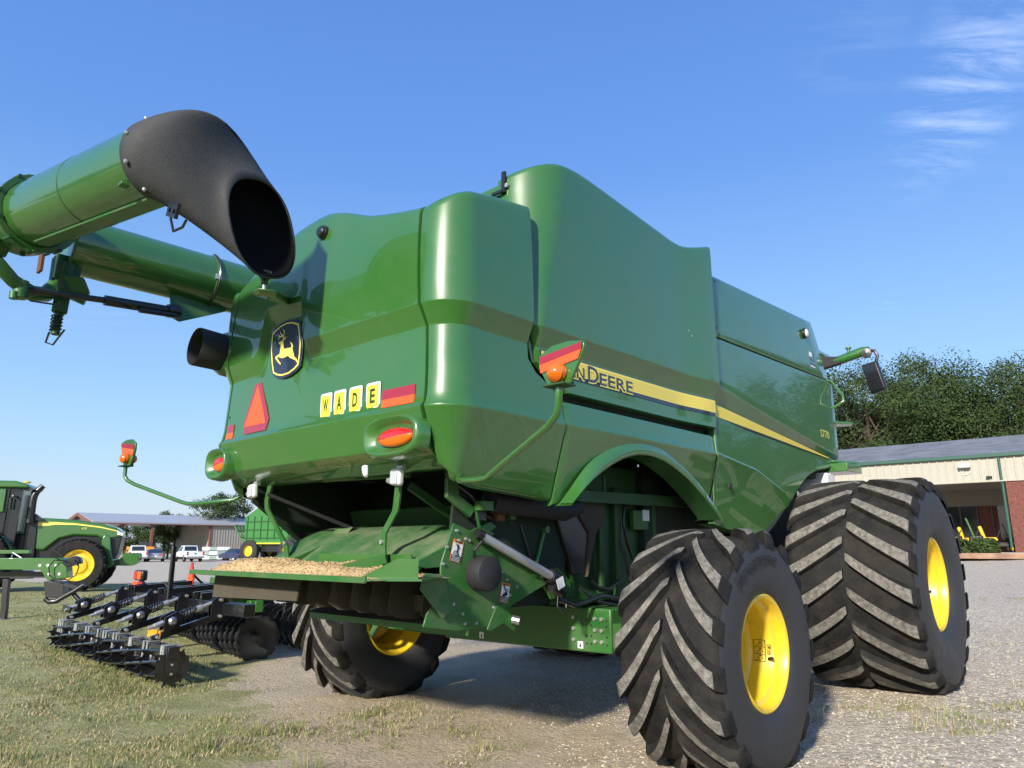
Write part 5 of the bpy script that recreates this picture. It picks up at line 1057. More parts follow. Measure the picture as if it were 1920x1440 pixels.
shrub(.70,-1.3,.50,.55,1,'rightmost clipped shrub beside the brick column'); shrub(1.72,-1.35,.52,.52,2,'middle clipped shrub in front of the mowers'); shrub(2.75,-1.4,.5,.5,3,'clipped shrub half hidden by the big front tyre')
# zero-turn mowers
def mower(x,d,rz,label):
    p=onb(x,d); t=empty('riding_mower',p,math.atan2(DL.y,DL.x)+rz,label,'mower','mowers parked on the porch')
    mb=MB(); mb.box((0,0,.34),(1.5,.85,.16)); mb.box((.35,0,.30),(.7,1.15,.14)); mb.build('deck','black',t,bevel=.03)
    mb=MB(); mb.box((-.45,0,.55),(.55,.75,.34)); mb.build('engine_cover','black',t,bevel=.06)
    mb=MB(); mb.box((.05,0,.56),(.50,.5,.14)); mb.build('seat','yellow',t,bevel=.04)
    mb=MB(); mb.box((-.22,0,.84),(.14,.48,.55),Matrix.Rotation(R(-14),3,'Y')); mb.build('seat_back','yellow',t,bevel=.05)
    for s in(-1,1):
        mb=MB(); mb.box((-.05,s*.38,.52),(.75,.12,.12)); mb.build('side_fender','yellow',t,bevel=.03)
        mb=MB(); mb.beam((-.48,s*.40,.5),(-.75,s*.40,1.45),.05,.05); mb.build('roll_bar','paint',t)
        mb=MB(); mb.beam((.25,s*.25,.5),(.45,s*.2,.95),.03,.03); mb.build('control_lever','black',t)
        for xx,r in((-.5,.27),(.78,.17)):
            mb=MB(); mb.lathe([(r*.55,-.09),(r,-.09),(r,.09),(r*.55,.09)],(xx,s*.46,r),(0,1,0),18); wo=mb.build('wheel','far_tyre',t,ang=40); mb=MB(); mb.lathe([(r*.56,-.07),(r*.5,.02),(.02,.06)],(xx,s*.46,r),(0,s,0),14); mb.build('rim','yellow',wo)
mower(.85,.7,R(188),'yellow-seated riding mower nearest the brick column'); mower(1.85,1.9,R(186),'middle yellow-seated riding mower under the porch'); mower(2.35,.9,R(188),'yellow-seated riding mower closest to the big front tyre')
# ------------------------------------------------------------ open shed on the far left
Y0=98.0; x0=px2x(194,Y0); x1=px2x(640,Y0); zs=gz(x0,Y0); eh=4.9
SD=empty('open_shed',(x0,Y0-2,zs),R(45),'long open steel shed with rust red posts and pale metal roof','shed')
Ls=34.0; dpt=13.0; xg=-3.2   # the gable end looks to the left
mb=MB(); mb.add([(-.6,-.5,eh),(Ls,-.5,eh),(Ls,dpt/2,eh+1.35),(-.6,dpt/2,eh+1.35)],[(0,1,2,3)]); mb.add([(-.6,dpt/2,eh+1.35),(Ls,dpt/2,eh+1.35),(Ls,dpt+.5,eh),(-.6,dpt+.5,eh)],[(0,1,2,3)]); o=mb.build('roof','shed_roof',SD,ang=0); md=o.modifiers.new('s','SOLIDIFY'); md.thickness=.16; md.offset=-1
for x in(0,7.0,15.0,23.5,33): 
    for d in(0,dpt):
        mb=MB(); mb.box((x,d,eh/2),(.30,.30,eh)); mb.build('post','rust_steel',SD)
    mb=MB(); mb.beam((x,0,eh-.25),(x,dpt/2,eh+1.0),.2,.45); mb.beam((x,dpt,eh-.25),(x,dpt/2,eh+1.0),.2,.45); mb.build('rafter','rust_steel',SD)
mb=MB(); mb.beam((-.6,0,eh-.18),(-.6,dpt/2,eh+1.12),.18,.4); mb.beam((-.6,dpt,eh-.18),(-.6,dpt/2,eh+1.12),.18,.4); mb.build('gable_truss','rust_steel',SD)
mb=MB(); mb.box((Ls/2,-.4,eh-.12),(Ls+1,.10,.28)); mb.build('eave_beam','rust_steel',SD)
xw=15.2
mb=MB(); mb.box((xw+9,.0,eh/2-.1),(18,.12,eh-.1)); mb.box((xw,dpt/2,eh/2-.1),(.12,dpt,eh-.1)); mb.build('enclosed_bay_wall','shed_wall',SD)
mb=MB(); mb.box((0,0,0),(.05,.05,eh-.2)); rb=mb.build('wall_rib','shed_wall',SD); rb.location=(xw+.3,-.08,eh/2-.1)
for i in range(1,40):
    c=rb.copy(); c.location=(xw+.3+.4*i,-.08,eh/2-.1); COL.objects.link(c); c.parent=SD
# ------------------------------------------------------------ parked vehicles
def wheelset(t,pts,r,w_=.24,rim='chrome'):
    for x,y in pts:
        mb=MB(); mb.lathe([(r*.6,-w_/2),(r*.95,-w_/2),(r,-w_/3),(r,w_/3),(r*.95,w_/2),(r*.6,w_/2)],(x,y,r),(0,1,0),20); wo=mb.build('wheel','far_tyre',t,ang=40)
        s=1 if y>0 else -1; mb=MB(); mb.lathe([(r*.62,w_*.35),(r*.5,w_*.2),(r*.2,w_*.3),(.01,w_*.3)],(x,y,r),(0,s,0),16); mb.build('rim',rim,wo)
def pickup(px,py,Y,rz,label,col='car_white'):
    x=px2x(px,Y); t=empty('pickup_truck',(x,Y,gz(x,Y)),rz,label,'pickup','vehicles parked in front of the shed'); L=5.6;W=1.95
    mb=MB(); pr=[(-2.8,.55),(-2.8,1.15),(-.85,1.15),(-.7,1.12),(1.0,1.12),(1.15,1.10),(2.6,1.0),(2.8,.8),(2.8,.5)]
    mb.poly([(a,-W/2,b) for a,b in pr],(0,W,0)); mb.build('body',col,t,bevel=.06)
    mb=MB(); mb.add([(-.75,-.9,1.1),(1.15,-.9,1.1),(.45,-.75,1.80),(-.6,-.75,1.80),(-.75,.9,1.1),(1.15,.9,1.1),(.45,.75,1.80),(-.6,.75,1.80)],[(0,1,2,3),(7,6,5,4),(0,3,7,4),(1,5,6,2),(3,2,6,7)]); cb=mb.build('cab',col,t,bevel=.05)
    for s in(-1,1):
        for a,b in((-.58,.12),(.20,.78)):
            mb=MB(); mb.add([(a,s*.875,1.18),(b,s*.875,1.18),(min(b,.42)-.02,s*.775,1.68),(a+.05,s*.775,1.68)],[(0,1,2,3)]); o=mb.build('side_window','car_glass',t,ang=0); md=o.modifiers.new('s','SOLIDIFY'); md.thickness=.03; md.offset=0
        mb=MB(); mb.box((-2.82,s*.86,.95),(.05,.16,.34)); mb.build('tail_light','lens_red',t)
        mb=MB(); mb.box((.95,s*1.05,1.22),(.12,.16,.16)); mb.build('mirror','black',t)
    mb=MB(); mb.add([(-.735,-.66,1.22),(-.735,.66,1.22),(-.62,.62,1.70),(-.62,-.62,1.70)],[(0,1,2,3)]); o=mb.build('rear_window','car_glass',t,ang=0); md=o.modifiers.new('s','SOLIDIFY'); md.thickness=.06; md.offset=0
    mb=MB(); mb.add([(1.12,-.75,1.2),(1.12,.75,1.2),(.52,.66,1.74),(.52,-.66,1.74)],[(0,1,2,3)]); o=mb.build('windshield','car_glass',t,ang=0); md=o.modifiers.new('s','SOLIDIFY'); md.thickness=.08; md.offset=0
    mb=MB(); mb.box((-2.87,0,.50),(.16,1.9,.20)); mb.build('rear_bumper','chrome',t,bevel=.03)
    mb=MB(); mb.box((-2.83,0,.92),(.03,.22,.08)); mb.build('tailgate_handle','black',t)
    wheelset(t,[(-1.75,.86),(-1.75,-.86),(1.75,.86),(1.75,-.86)],.40)
def sedan(px,Y,rz,label,col):
    x=px2x(px,Y); t=empty('parked_sedan',(x,Y,gz(x,Y)),rz,label,'car','vehicles parked in front of the shed'); W=1.78
    mb=MB(); mb.poly([(a,-W/2,b) for a,b in[(-2.35,.35),(-2.4,.75),(-2.2,.95),(-1.6,1.0),(1.0,.98),(2.2,.80),(2.35,.6),(2.3,.3)]],(0,W,0)); mb.build('body',col,t,bevel=.08)
    mb=MB(); V=[(-1.75,.8,.97),(1.1,.8,.97),(.35,.62,1.42),(-.95,.62,1.42)]; mb.add(V+[(a,-b,c) for a,b,c in V],[(0,1,2,3),(7,6,5,4),(0,3,7,4),(1,5,6,2),(3,2,6,7)]); mb.build('greenhouse','car_glass',t,bevel=.04)
    mb=MB(); mb.box((-.3,0,1.425),(1.25,1.22,.05)); mb.build('roof',col,t,bevel=.02)
    for s in(-1,1):
        mb=MB(); mb.box((-2.36,s*.65,.78),(.06,.35,.15)); mb.build('tail_light','lens_red',t)
    mb=MB(); mb.box((-2.40,0,.62),(.03,.5,.13)); mb.build('number_plate','white_decal',t)
    wheelset(t,[(-1.4,.78),(-1.4,-.78),(1.4,.78),(1.4,-.78)],.32,.2)
pickup(357,1052,86,R(128),'white pickup truck parked by the rust red post, tailgate towards us'); pickup(262,1052,85,R(118),'white pickup truck at the left end of the row, partly behind the tractor nose')
sedan(296,86,R(112),'silver grey sedan parked between the two white pickups','car_silver'); sedan(443,93,R(140),'dark blue car half hidden behind the far machine wheel','car_blue')
# odds and ends in the shed
def yard_loader(px,Y,label,s=1):
    x=px2x(px,Y); t=empty('yellow_loader',(x,Y,gz(x,Y)),R(20),label,'loader','yellow machines under the shed')
    mb=MB(); mb.box((0,0,1.3),(3.4,1.6,.9)); mb.build('body','orange_paint',t,bevel=.1)
    mb=MB(); mb.box((.4,0,2.05),(1.4,1.3,.7)); mb.build('cab','car_glass',t,bevel=.06)
    mb=MB(); mb.beam((1.5,0,1.6),(3.0,0,.7),.9,.3); mb.build('loader_arm','orange_paint',t,bevel=.03)
    wheelset(t,[(-1.1,.8),(-1.1,-.8),(1.1,.8),(1.1,-.8)],.55,.4,'orange_paint')
yard_loader(268,101,'yellow loader under the left part of the shed behind the pickups')
def pallet(px,Y,label,i):
    x=px2x(px,Y); t=empty('tote_stack',(x,Y,gz(x,Y)),.2*i,label,'totes','stacked totes by the shed wall')
    for k in range(3):
        mb=MB(); mb.box((0,0,.35+.55*k),(1.5,1.2,.45)); mb.build('tote','plastic_teal' if (k+i)%2 else 'tank_white',t,bevel=.06)
    mb=MB(); mb.box((0,0,.07),(1.5,1.2,.10)); mb.build('pallet','bark',t)
for i,px in enumerate((396,409,422)): pallet(px,95,('left','middle','right')[i]+' stack of pale totes between the pickup and the blue car',i)
# ------------------------------------------------------------ far cotton picker
def far_machine():
    Y=84; x=px2x(515,Y); t=empty('cotton_picker',(x,Y,gz(x,Y)),R(-22),'tall green cotton picker with yellow wheels parked near the shed','cotton picker')
    mb=MB(); mb.poly([(-2.9,-1.6,1.9),(-2.9,-1.6,5.0),(-1.2,-1.6,6.0),(3.4,-1.6,6.0),(3.4,-1.6,1.9)],(0,3.2,0)); mb.build('basket','paint_far',t,bevel=.05)
    for i in range(7):
        mb=MB(); mb.box((-2.5+.95*i,-1.63,3.7),(.10,.08,2.6)); mb.build('basket_rib','paint_far_dark',t)
    for i in range(3):
        mb=MB(); mb.box((.3,-1.64,2.6+.9*i),(6.2,.08,.10)); mb.build('basket_rail','paint_far_dark',t)
    mb=MB(); mb.add([(-2.95,-1.66,4.95),(-1.2,-1.66,6.0),(-1.2,1.66,6.0),(-2.95,1.66,4.95)],[(0,1,2,3)]); o=mb.build('roof_sheet','tank_white',t); md=o.modifiers.new('s','SOLIDIFY'); md.thickness=.06; md.offset=1
    mb=MB(); mb.box((.4,0,1.55),(6.6,2.4,.9)); mb.build('chassis','black',t,bevel=.05)
    mb=MB(); mb.box((.6,-1.62,2.02),(6.0,.10,.14)); mb.build('yellow_side_rail','yellow',t)
    for i in range(6):
        mb=MB(); mb.beam((-3.6-.35*0,-1.3+.5*i,2.6),(-4.6,-1.3+.5*i,4.0),.09,.14); mb.beam((-.6,-1.3+.5*i,1.7),(-3.6,-1.3+.5*i,2.6),.09,.14); mb.build('handler_arm','paint_far',t)
    for z,xx in((2.65,-3.62),(4.0,-4.6),(3.4,-4.15)):
        mb=MB(); mb.box((xx,0,z),(.12,2.8,.12)); mb.build('handler_rail','paint_far',t)
    mb=MB(); mb.box((-2.95,-.6,3.4),(.05,.5,.5)); mb.build('slow_vehicle_sign','orange_reflector',t)
    mb=MB(); mb.box((-3.1,.3,2.2),(.9,1.8,.6)); mb.build('rear_frame','paint_far_dark',t,bevel=.04)
    for (xx,r) in((-1.9,1.2),(3.3,1.2)):
        for y in(-1.65,1.65):
            mb=MB(); mb.lathe([(r*.5,-.3),(r*.9,-.33),(r,-.25),(r,.25),(r*.9,.33),(r*.5,.3)],(xx,y,r),(0,1,0),28); wo=mb.build('wheel','far_tyre',t,ang=40)
            s=1 if y>0 else -1; mb=MB(); mb.lathe([(r*.56,.28),(r*.5,.1),(r*.25,.16),(.01,.2)],(xx,y,r),(0,s,0),20); mb.build('rim','yellow',wo)
mat('paint_far',(.03,.17,.03),.4,coat=.5,coatr=.1); mat('paint_far_dark',(.012,.07,.014),.5)
far_machine()
# ============================================================ DISC HARROW WITH ROLLING BASKET (x forward, y left)
DH=empty('disc_harrow',(-4.93,9.39,0),R(44.6),'black disc harrow with coil spring arms and rolling baskets on the grass','harrow')
hz=[gr(-3.48,7.9),gr(-6.4,10.9)]
mb=MB(); mb.box((0,0,.335),(.12,4.15,.12)); bb=mb.build('basket_beam','black_gloss',DH,bevel=.008)
mb=MB(); mb.box((.80,.12,.70),(.14,4.3,.14)); mb.build('rear_toolbar','black_gloss',DH,bevel=.008)
AY=[-1.45,-.43,.66,1.86]
for y in AY:
    mb=MB(); mb.beam((-.02,y,.42),(.74,y,.63),.05,.07); ar=mb.build('basket_arm','black_gloss',DH,bevel=.005)
    mb=MB(); mb.poly([(.60,y-.04,.58),(.78,y-.04,.56),(.80,y-.04,.80),(.66,y-.04,.84),(.60,y-.04,.78)],(0,.018,0)); mb.build('pivot_plate','black_gloss',ar)
    mb=MB(); mb.poly([(.60,y+.03,.58),(.78,y+.03,.56),(.80,y+.03,.80),(.66,y+.03,.84),(.60,y+.03,.78)],(0,.018,0)); mb.build('pivot_plate','black_gloss',ar)
    mb=MB(); mb.cyl((-.06,y,.531),(.68,y,.79),.021,n=12); mb.cyl((.0,y,.552),(.09,y,.583),.034,n=6); mb.cyl((.42,y,.699),(.50,y,.727),.034,n=8); mb.build('tension_rod','zinc',ar)
    mb=MB(); pts=[]
    for i in range(61):
        t=i/60; a=2*PI*6*t; c=Vector((lerp(.24,.42,t),y,lerp(.636,.699,t))); pts.append(c+Vector((-.12*cos(a)*.045,sin(a)*.045,cos(a)*.045)))
    mb.tube(pts,.009,6); mb.build('coil_spring','black',ar,ang=60)
    for s in(-1,1):
        mb=MB(); mb.poly([(.08,y+s*.055,.50),(.24,y+s*.055,.53),(.28,y+s*.055,.66),(.20,y+s*.055,.70),(.08,y+s*.055,.64)],(0,s*.014,0)); mb.build('spring_cheek','black_gloss',ar)
        mb=MB(); mb.lathe([(.001,.03),(.03,.028),(.05,.0)],(.17,y+s*.07,.60),(0,s,0),10); mb.build('cheek_boss','steel',ar)
    for x_,z_ in((.70,.80),(.70,.62),(.03,.44)):
        mb=MB(); mb.cyl((x_,y-.075,z_),(x_,y+.065,z_),.018,n=8); mb.build('arm_bolt','zinc',ar)
    for dx in(-.055,.055):
        mb=MB(); mb.tube([(-.075,y+dx,.24),(-.07,y+dx,.402),(.07,y+dx,.402),(.075,y+dx,.24)],.013,6); mb.build('u_bolt','zinc',bb)
for y in(-1.98,-1.92,-1.0,-.94,-.1,.0,.22,1.15,1.22,2.0):
    mb=MB(); mb.tube([(-.075,y,.24),(-.07,y,.402),(.07,y,.402),(.075,y,.24)],.013,6); mb.build('u_bolt','zinc',bb)
# baskets: spiked end wheels joined by twisted bars
def spiked(y,r):
    mb=MB(); n=13; pts=[]
    for i in range(n):
        a=2*PI*i/n; pts+= [(r*.80*cos(a-.16)+.02,y,.195+r*.80*sin(a-.16)),(r*cos(a),y,.195+r*sin(a)),(r*.80*cos(a+.10)+.02,y,.195+r*.80*sin(a+.10))]
    mb.poly(pts,(0,.012,0)); return mb
for (ya,yb) in((-2.03,-.12),(.05,2.05)):
    for i in range(5):
        y=lerp(ya,yb,i/4); mb=spiked(y,.205); mb.build('spiked_wheel','black_gloss',DH)
    for k in range(7):
        a0=2*PI*k/7; pts=[]
        for i in range(13):
            t=i/12; a=a0+1.5*t; pts.append((.155*cos(a),lerp(ya,yb,t),.195+.155*sin(a)))
        mb=MB(); mb.tube(pts,.014,6); mb.build('basket_bar','black_gloss',DH)
    mb=MB(); mb.cyl((0,ya,.195),(0,yb,.195),.03,n=10); mb.build('basket_shaft','black',DH)
    for y in(ya-.02,yb+.02):
        mb=MB(); mb.poly([(-.07,y,.39),(.07,y,.39),(.055,y,.10),(-.055,y,.10)],(0,.02,0)); hp=mb.build('hanger_plate','black_gloss',DH,bevel=.004)
        for z_ in(.13,.22):
            mb=MB(); mb.cyl((0,y-.015,z_),(0,y,z_),.012,n=8); mb.build('hanger_bolt','zinc',hp)
    for i in range(3):
        y=lerp(ya,yb,(i+1)/4); mb=MB(); mb.box((-.03,y,.25),(.05,.07,.07)); mb.build('bearing','steel',DH,bevel=.01)
mb=MB(); mb.poly([(-.03,1.84,.50),(-.03,2.10,.52),(-.03,2.08,.60),(-.03,1.70,.58),(-.03,1.74,.50)],(.02,0,0)); mb.build('reflector_bracket','black',DH)
mb=MB(); mb.box((.06,-1.30,.46),(.012,.36,.085)); mb.build('amber_reflector','amber_flat' if 'amber_flat' in M else 'tile_amber',DH)
# discs
def disc_mesh(r):
    mb=MB(); n=14; rings=[]; prof=[(1.0,.0),(.8,.028),(.5,.055),(.2,.068)]
    N_=n*8
    for q,(k,d) in enumerate(prof):
        rg_=[]
        for i in range(N_):
            a=2*PI*i/N_; rr=r*k
            if q==0: rr*=1-.085*max(0,cos(n*a))**3
            rg_.append((rr*cos(a),d,rr*sin(a)))
        rings.append(rg_)
    V=[p for g in rings for p in g]+[(0,.07,0)]; F=[(i*N_+j,i*N_+(j+1)%N_,(i+1)*N_+(j+1)%N_,(i+1)*N_+j) for i in range(3) for j in range(N_)]+[(3*N_+j,3*N_+(j+1)%N_,4*N_) for j in range(N_)]
    mb.add(V,F); return mb
d0=disc_mesh(.285).build('disc_blade','disc_steel',DH,ang=50); md=d0.modifiers.new('s','SOLIDIFY'); md.thickness=.008
first=True
for (xa,ya,xb,yb,nn,rot) in((1.42,-1.0,1.86,2.3,16,R(-8)),(2.75,2.3,2.45,-.6,14,R(7))):
    for i in range(nn):
        t=i/(nn-1); c=d0 if first else d0.copy()
        if not first: COL.objects.link(c); c.parent=DH
        first=False; c.location=(lerp(xa,xb,t),lerp(ya,yb,t),.268); c.rotation_euler=(R(3),i*.37,rot)
    mb=MB(); mb.cyl((xa,ya-.06,.268),(xb,yb,.268),.035,n=10); mb.cyl((xa,ya-.075 if ya<yb else ya+.02,.268),(xa,ya+.02,.268),.065,n=6); mb.build('gang_shaft','black',DH)
    mb=MB(); mb.beam((xa,ya,.66),(xb,yb,.66),.10,.14); mb.build('gang_beam','paint',DH,bevel=.006)
    for t in(.04,.36,.7,.96):
        p=Vector((lerp(xa,xb,t),lerp(ya,yb,t),0)); mb=MB(); mb.box(p+Vector((0,0,.52)),(.22,.09,.14)); mb.box(p+Vector((-.09,0,.40)),(.05,.05,.20)); mb.box(p+Vector((.09,0,.40)),(.05,.05,.20)); mb.build('gang_hanger','black',DH,bevel=.006)
mb=MB(); mb.box((1.40,-.86,.66),(.16,.20,.15)); mb.build('gang_end_bracket','paint',DH,bevel=.008)
for y in(-.75,.45,1.65):
    mb=MB(); mb.beam((.78,y,.76),(3.1,y,.80),.11,.13); mb.build('frame_rail','paint',DH,bevel=.008)
    for s in(-1,1):
        mb=MB(); mb.beam((.72,y+s*.12,.80),(1.55,y+s*.12,.85),.04,.10); mb.build('clamp_bar','black_gloss',DH,bevel=.004)
for x_,z_ in((2.1,.86),(3.0,.86)):
    mb=MB(); mb.box((x_,.45,z_),(.13,3.2,.13)); mb.build('cross_tube','paint',DH,bevel=.008)
mb=MB(); mb.box((.62,-.12,1.08),(.05,.06,.66)); mb.build('upright_post','black_gloss',DH,bevel=.004)
mb=MB(); mb.poly([(1.70,2.02,1.16),(1.70,1.95,1.16),(1.70,1.85,.86),(1.70,1.86,.78),(1.70,2.11,.78),(1.70,2.12,.86)],(.012,0,0)); sv=mb.build('slow_vehicle_triangle','red_reflector',DH); mb=MB(); mb.poly([(1.698,1.985,1.14),(1.698,1.875,.84),(1.698,2.095,.84)],(-.004,0,0)); mb.build('triangle_face','orange_reflector',sv)
mb=MB(); mb.beam((1.72,1.98,.98),(1.9,1.98,.82),.03,.03); mb.build('sign_bracket','black',DH)
lx,ly=1.05,2.30
mb=MB(); mb.box((lx,ly,.97),(.10,.36,.16)); lo=mb.build('lamp_unit','black',DH,bevel=.03)
mb=MB(); mb.box((lx-.052,ly+.08,.97),(.012,.14,.12)); mb.build('red_lens','lens_red',lo,bevel=.004)
mb=MB(); mb.box((lx-.052,ly-.08,.97),(.012,.14,.12)); mb.build('amber_lens','amber',lo,bevel=.004)
mb=MB(); mb.box((lx-.03,ly+.12,.83),(.012,.22,.09)); mb.build('lamp_reflector','orange_reflector',lo); mb=MB(); mb.box((lx-.03,ly-.10,.83),(.012,.20,.09)); mb.build('lamp_reflector','red_reflector',lo)
mb=MB(); mb.beam((lx,ly,.90),(lx+.1,ly-.2,.74),.04,.04); mb.box((lx-.0,ly-.25,.74),(.10,.9,.07)); mb.build('lamp_bracket','black',DH)
mb=MB(); mb.poly([(lx-.06,ly-.30,.755),(lx-.06,ly-.62,.70),(lx-.06,ly-.70,.755),(lx-.06,ly-.45,.80)],(.012,0,0)); mb.build('red_flag_plate','orange_reflector',DH)
mb=MB()
for i in range(3): pass
mb.tube([(.9,.6,.80),(.85,.75,.92),(.95,.95,.88),(1.2,1.0,.84)],.012,6); mb.build('hydraulic_hose','black',DH)
# ============================================================ TRACTOR (x forward, y left)
wp=atY(140,1112,24.7); TC=empty('tractor',(0,0,0),R(20),'green row crop tractor with yellow wheels standing on the grass at the left edge','tractor')
rot=Matrix.Rotation(R(20),3,'Z'); org=Vector((wp.x,wp.y,0))-rot@Vector((0,-.95,0)); TC.location=(org.x,org.y,gz(wp.x,wp.y))
def ag_wheel(t,x,y,r,w_,rim,out,nl=20):
    mb=MB(); mb.lathe([(rim,-w_*.42),(rim+.03,-w_*.5),(r*.9,-w_*.5),(r*.955,-w_*.42),(r*.96,0),(r*.955,w_*.42),(r*.9,w_*.5),(rim+.03,w_*.5),(rim,w_*.42)],(x,y,r),(0,1,0),40)
    for s in(-1,1):
        for k in range(nl):
            a=2*PI*(k+(.5 if s>0 else 0))/nl; pts=[]
            for i in range(5):
                q=i/4; th=a+.32*q; pts.append((x+r*.965*cos(th),y+s*w_*.48*q,r+r*.965*sin(th)))
            for p,q in zip(pts,pts[1:]): mb.beam(p,q,.06,.07,up=(p[0]-x,0,p[2]-r))
    wo=mb.build('wheel','tyre',t,ang=40,clean=False)
    m2=MB(); s=out; m2.lathe([(rim+.01,w_*.40),(rim-.02,w_*.40),(rim-.05,w_*.25),(rim*.82,w_*.18),(rim*.78,w_*.10),(rim*.55,w_*.14),(rim*.5,w_*.24),(rim*.28,w_*.26),(.02,w_*.28)],(x,y,r),(0,s,0),36); m2.build('rim','yellow',wo,ang=30)
ag_wheel(TC,0,-.95,.84,.5,.50,-1); ag_wheel(TC,0,.95,.84,.5,.50,1); ag_wheel(TC,-3.0,-1.0,1.05,.6,.62,-1); ag_wheel(TC,-3.0,1.0,1.05,.6,.62,1)
hp=[(-1.55,1.35),(-1.55,2.36),(-1.2,2.37),(-.4,2.33),(.5,2.20),(.92,2.07),(1.12,1.92),(1.14,1.76),(.85,1.70),(.62,1.62),(.35,1.78),(-.35,1.80),(-.75,1.68),(-1.15,1.30)]
mb=MB(); mb.poly([(a,-.46,b) for a,b in hp],(0,.92,0)); hd=mb.build('hood','paint',TC,bevel=.07,segs=3)
mb=MB(); st=[(-1.5,2.10,2.22),(-1.1,2.12,2.24),(-.9,2.155,2.235),(-.3,2.15,2.20),(.45,2.06,2.10),(1.02,1.93,1.955)]
V=[];
for a,b,c in st: V+=[(a,-.468,b),(a,-.468,c)]
mb.add(V,[(2*i,2*i+2,2*i+3,2*i+1) for i in range(5)]); mb.build('hood_stripe','yellow_decal',hd,ang=0,clean=False)
mb=MB(); flat_text(mb,'410',(-.12,-.468,2.0),(1,0,0),(0,0,1),.07); mb.build('hood_number','yellow_decal',hd,ang=0,clean=False)
mb=MB(); mb.poly([(a,-.47,b) for a,b in[(.60,1.75),(.9,1.74),(1.13,1.78),(1.06,1.2),(.92,.95),(.78,.95)]],(0,.94,0)); mb.build('grille','black',TC,bevel=.04)
mb=MB(); mb.poly([(.96,-.50,1.98),(1.16,-.46,1.88),(1.16,-.46,1.80),(.98,-.50,1.83)],(0,.03,0)); mb.build('headlight','white_decal',TC)
mb=MB(); mb.poly([(a,-.62,b) for a,b in[(.60,1.85),(.80,1.75),(.88,1.2),(1.02,.85),(.82,.72),(.72,.80),(.54,1.6)]],(0,1.24,0)); mb.build('front_frame','paint',TC,bevel=.03)
for i in range(8):
    mb=MB(); y=-.42+.12*i; mb.poly([(a,y-.05,b) for a,b in[(1.12,1.0),(1.25,1.22),(1.68,1.22),(1.72,1.12),(1.71,.92),(1.54,.80),(1.14,.80)]],(0,.10,0)); mb.build('front_weight','paint',TC,bevel=.015)
mb=MB(); mb.beam((.85,0,.85),(1.25,0,.95),.8,.2); mb.build('weight_bracket','black',TC)
mb=MB(); mb.poly([(a,-.50,b) for a,b in[(-1.75,1.0),(-1.75,2.3),(-1.60,2.36),(-1.42,2.32),(-1.38,1.0)]],(0,1.0,0)); mb.build('side_cooling_box','black',TC,bevel=.03)
mb=MB(); mb.box((-1.05,0,1.35),(3.6,.72,1.0)); mb.build('engine_block','black',TC,bevel=.05)
mb=MB(); mb.tube([(-1.62,-.62,2.2),(-1.62,-.62,2.9),(-1.60,-.62,3.08),(-1.54,-.62,3.22),(-1.38,-.62,3.42)],[.13,.12,.115,.105,.09],14); mb.build('exhaust_stack','black',TC,ang=50)
mb=MB(); mb.poly([(-1.6,-.6,2.28),(-1.2,-.6,2.28),(-1.3,-.6,2.35),(-1.5,-.6,2.5)],(0,.2,0)); mb.build('air_intake','black',TC)
mb=MB(); mb.add([(-3.5,-.85,1.5),(-2.0,-.72,1.5),(-1.95,-.72,3.3),(-3.55,-.85,3.3),(-3.5,.85,1.5),(-2.0,.72,1.5),(-1.95,.72,3.3),(-3.55,.85,3.3)],[(0,1,2,3),(7,6,5,4),(0,3,7,4),(1,5,6,2),(3,2,6,7)]); cb=mb.build('cab_glass','glass_dark',TC)
for a,b in(((-2.0,-.73,1.45),(-1.94,-.73,3.32)),((-2.35,-.79,1.45),(-2.3,-.79,3.32)),((-3.3,-.86,1.45),(-3.35,-.86,3.32)),((-2.0,.73,1.45),(-1.94,.73,3.32)),((-3.3,.86,1.45),(-3.35,.86,3.32))):
    mb=MB(); mb.beam(a,b,.10,.10); mb.build('cab_pillar','black',TC)
mb=MB(); mb.poly([(a,-.95,b) for a,b in[(-3.6,3.30),(-3.6,3.48),(-3.3,3.54),(-2.1,3.54),(-1.75,3.44),(-1.68,3.32)]],(0,1.9,0)); rf=mb.build('cab_roof','paint',TC,bevel=.05)
mb=MB(); mb.box((-1.80,-.6,3.34),(.16,.6,.10)); mb.build('roof_light_bar','black',rf,bevel=.02)
mb=MB(); mb.lathe([(.10,0),(.12,.03),(.08,.06),(.001,.07)],(-2.0,0,3.54),(0,0,1),16); mb.build('roof_receiver','tile_yellow',rf)
mb=MB(); mb.box((-2.55,-.87,2.9),(.42,.06,.75)); mb.build('cab_side_panel','paint',TC,bevel=.02)
mb=MB(); mb.beam((-2.0,-.76,3.0),(-2.1,-1.05,3.05),.05,.05); mb.box((-2.12,-1.1,2.80),(.06,.2,.36)); mb.build('cab_mirror','black',TC)
mb=MB(); mb.poly([(a,-1.0,b) for a,b in[(-3.9,1.9),(-3.0,2.2),(-2.2,1.75),(-1.9,1.35),(-2.0,1.30),(-2.5,1.75),(-3.0,2.0),(-3.9,1.8)]],(0,.5,0)); mb.build('rear_fender','paint',TC,bevel=.02)
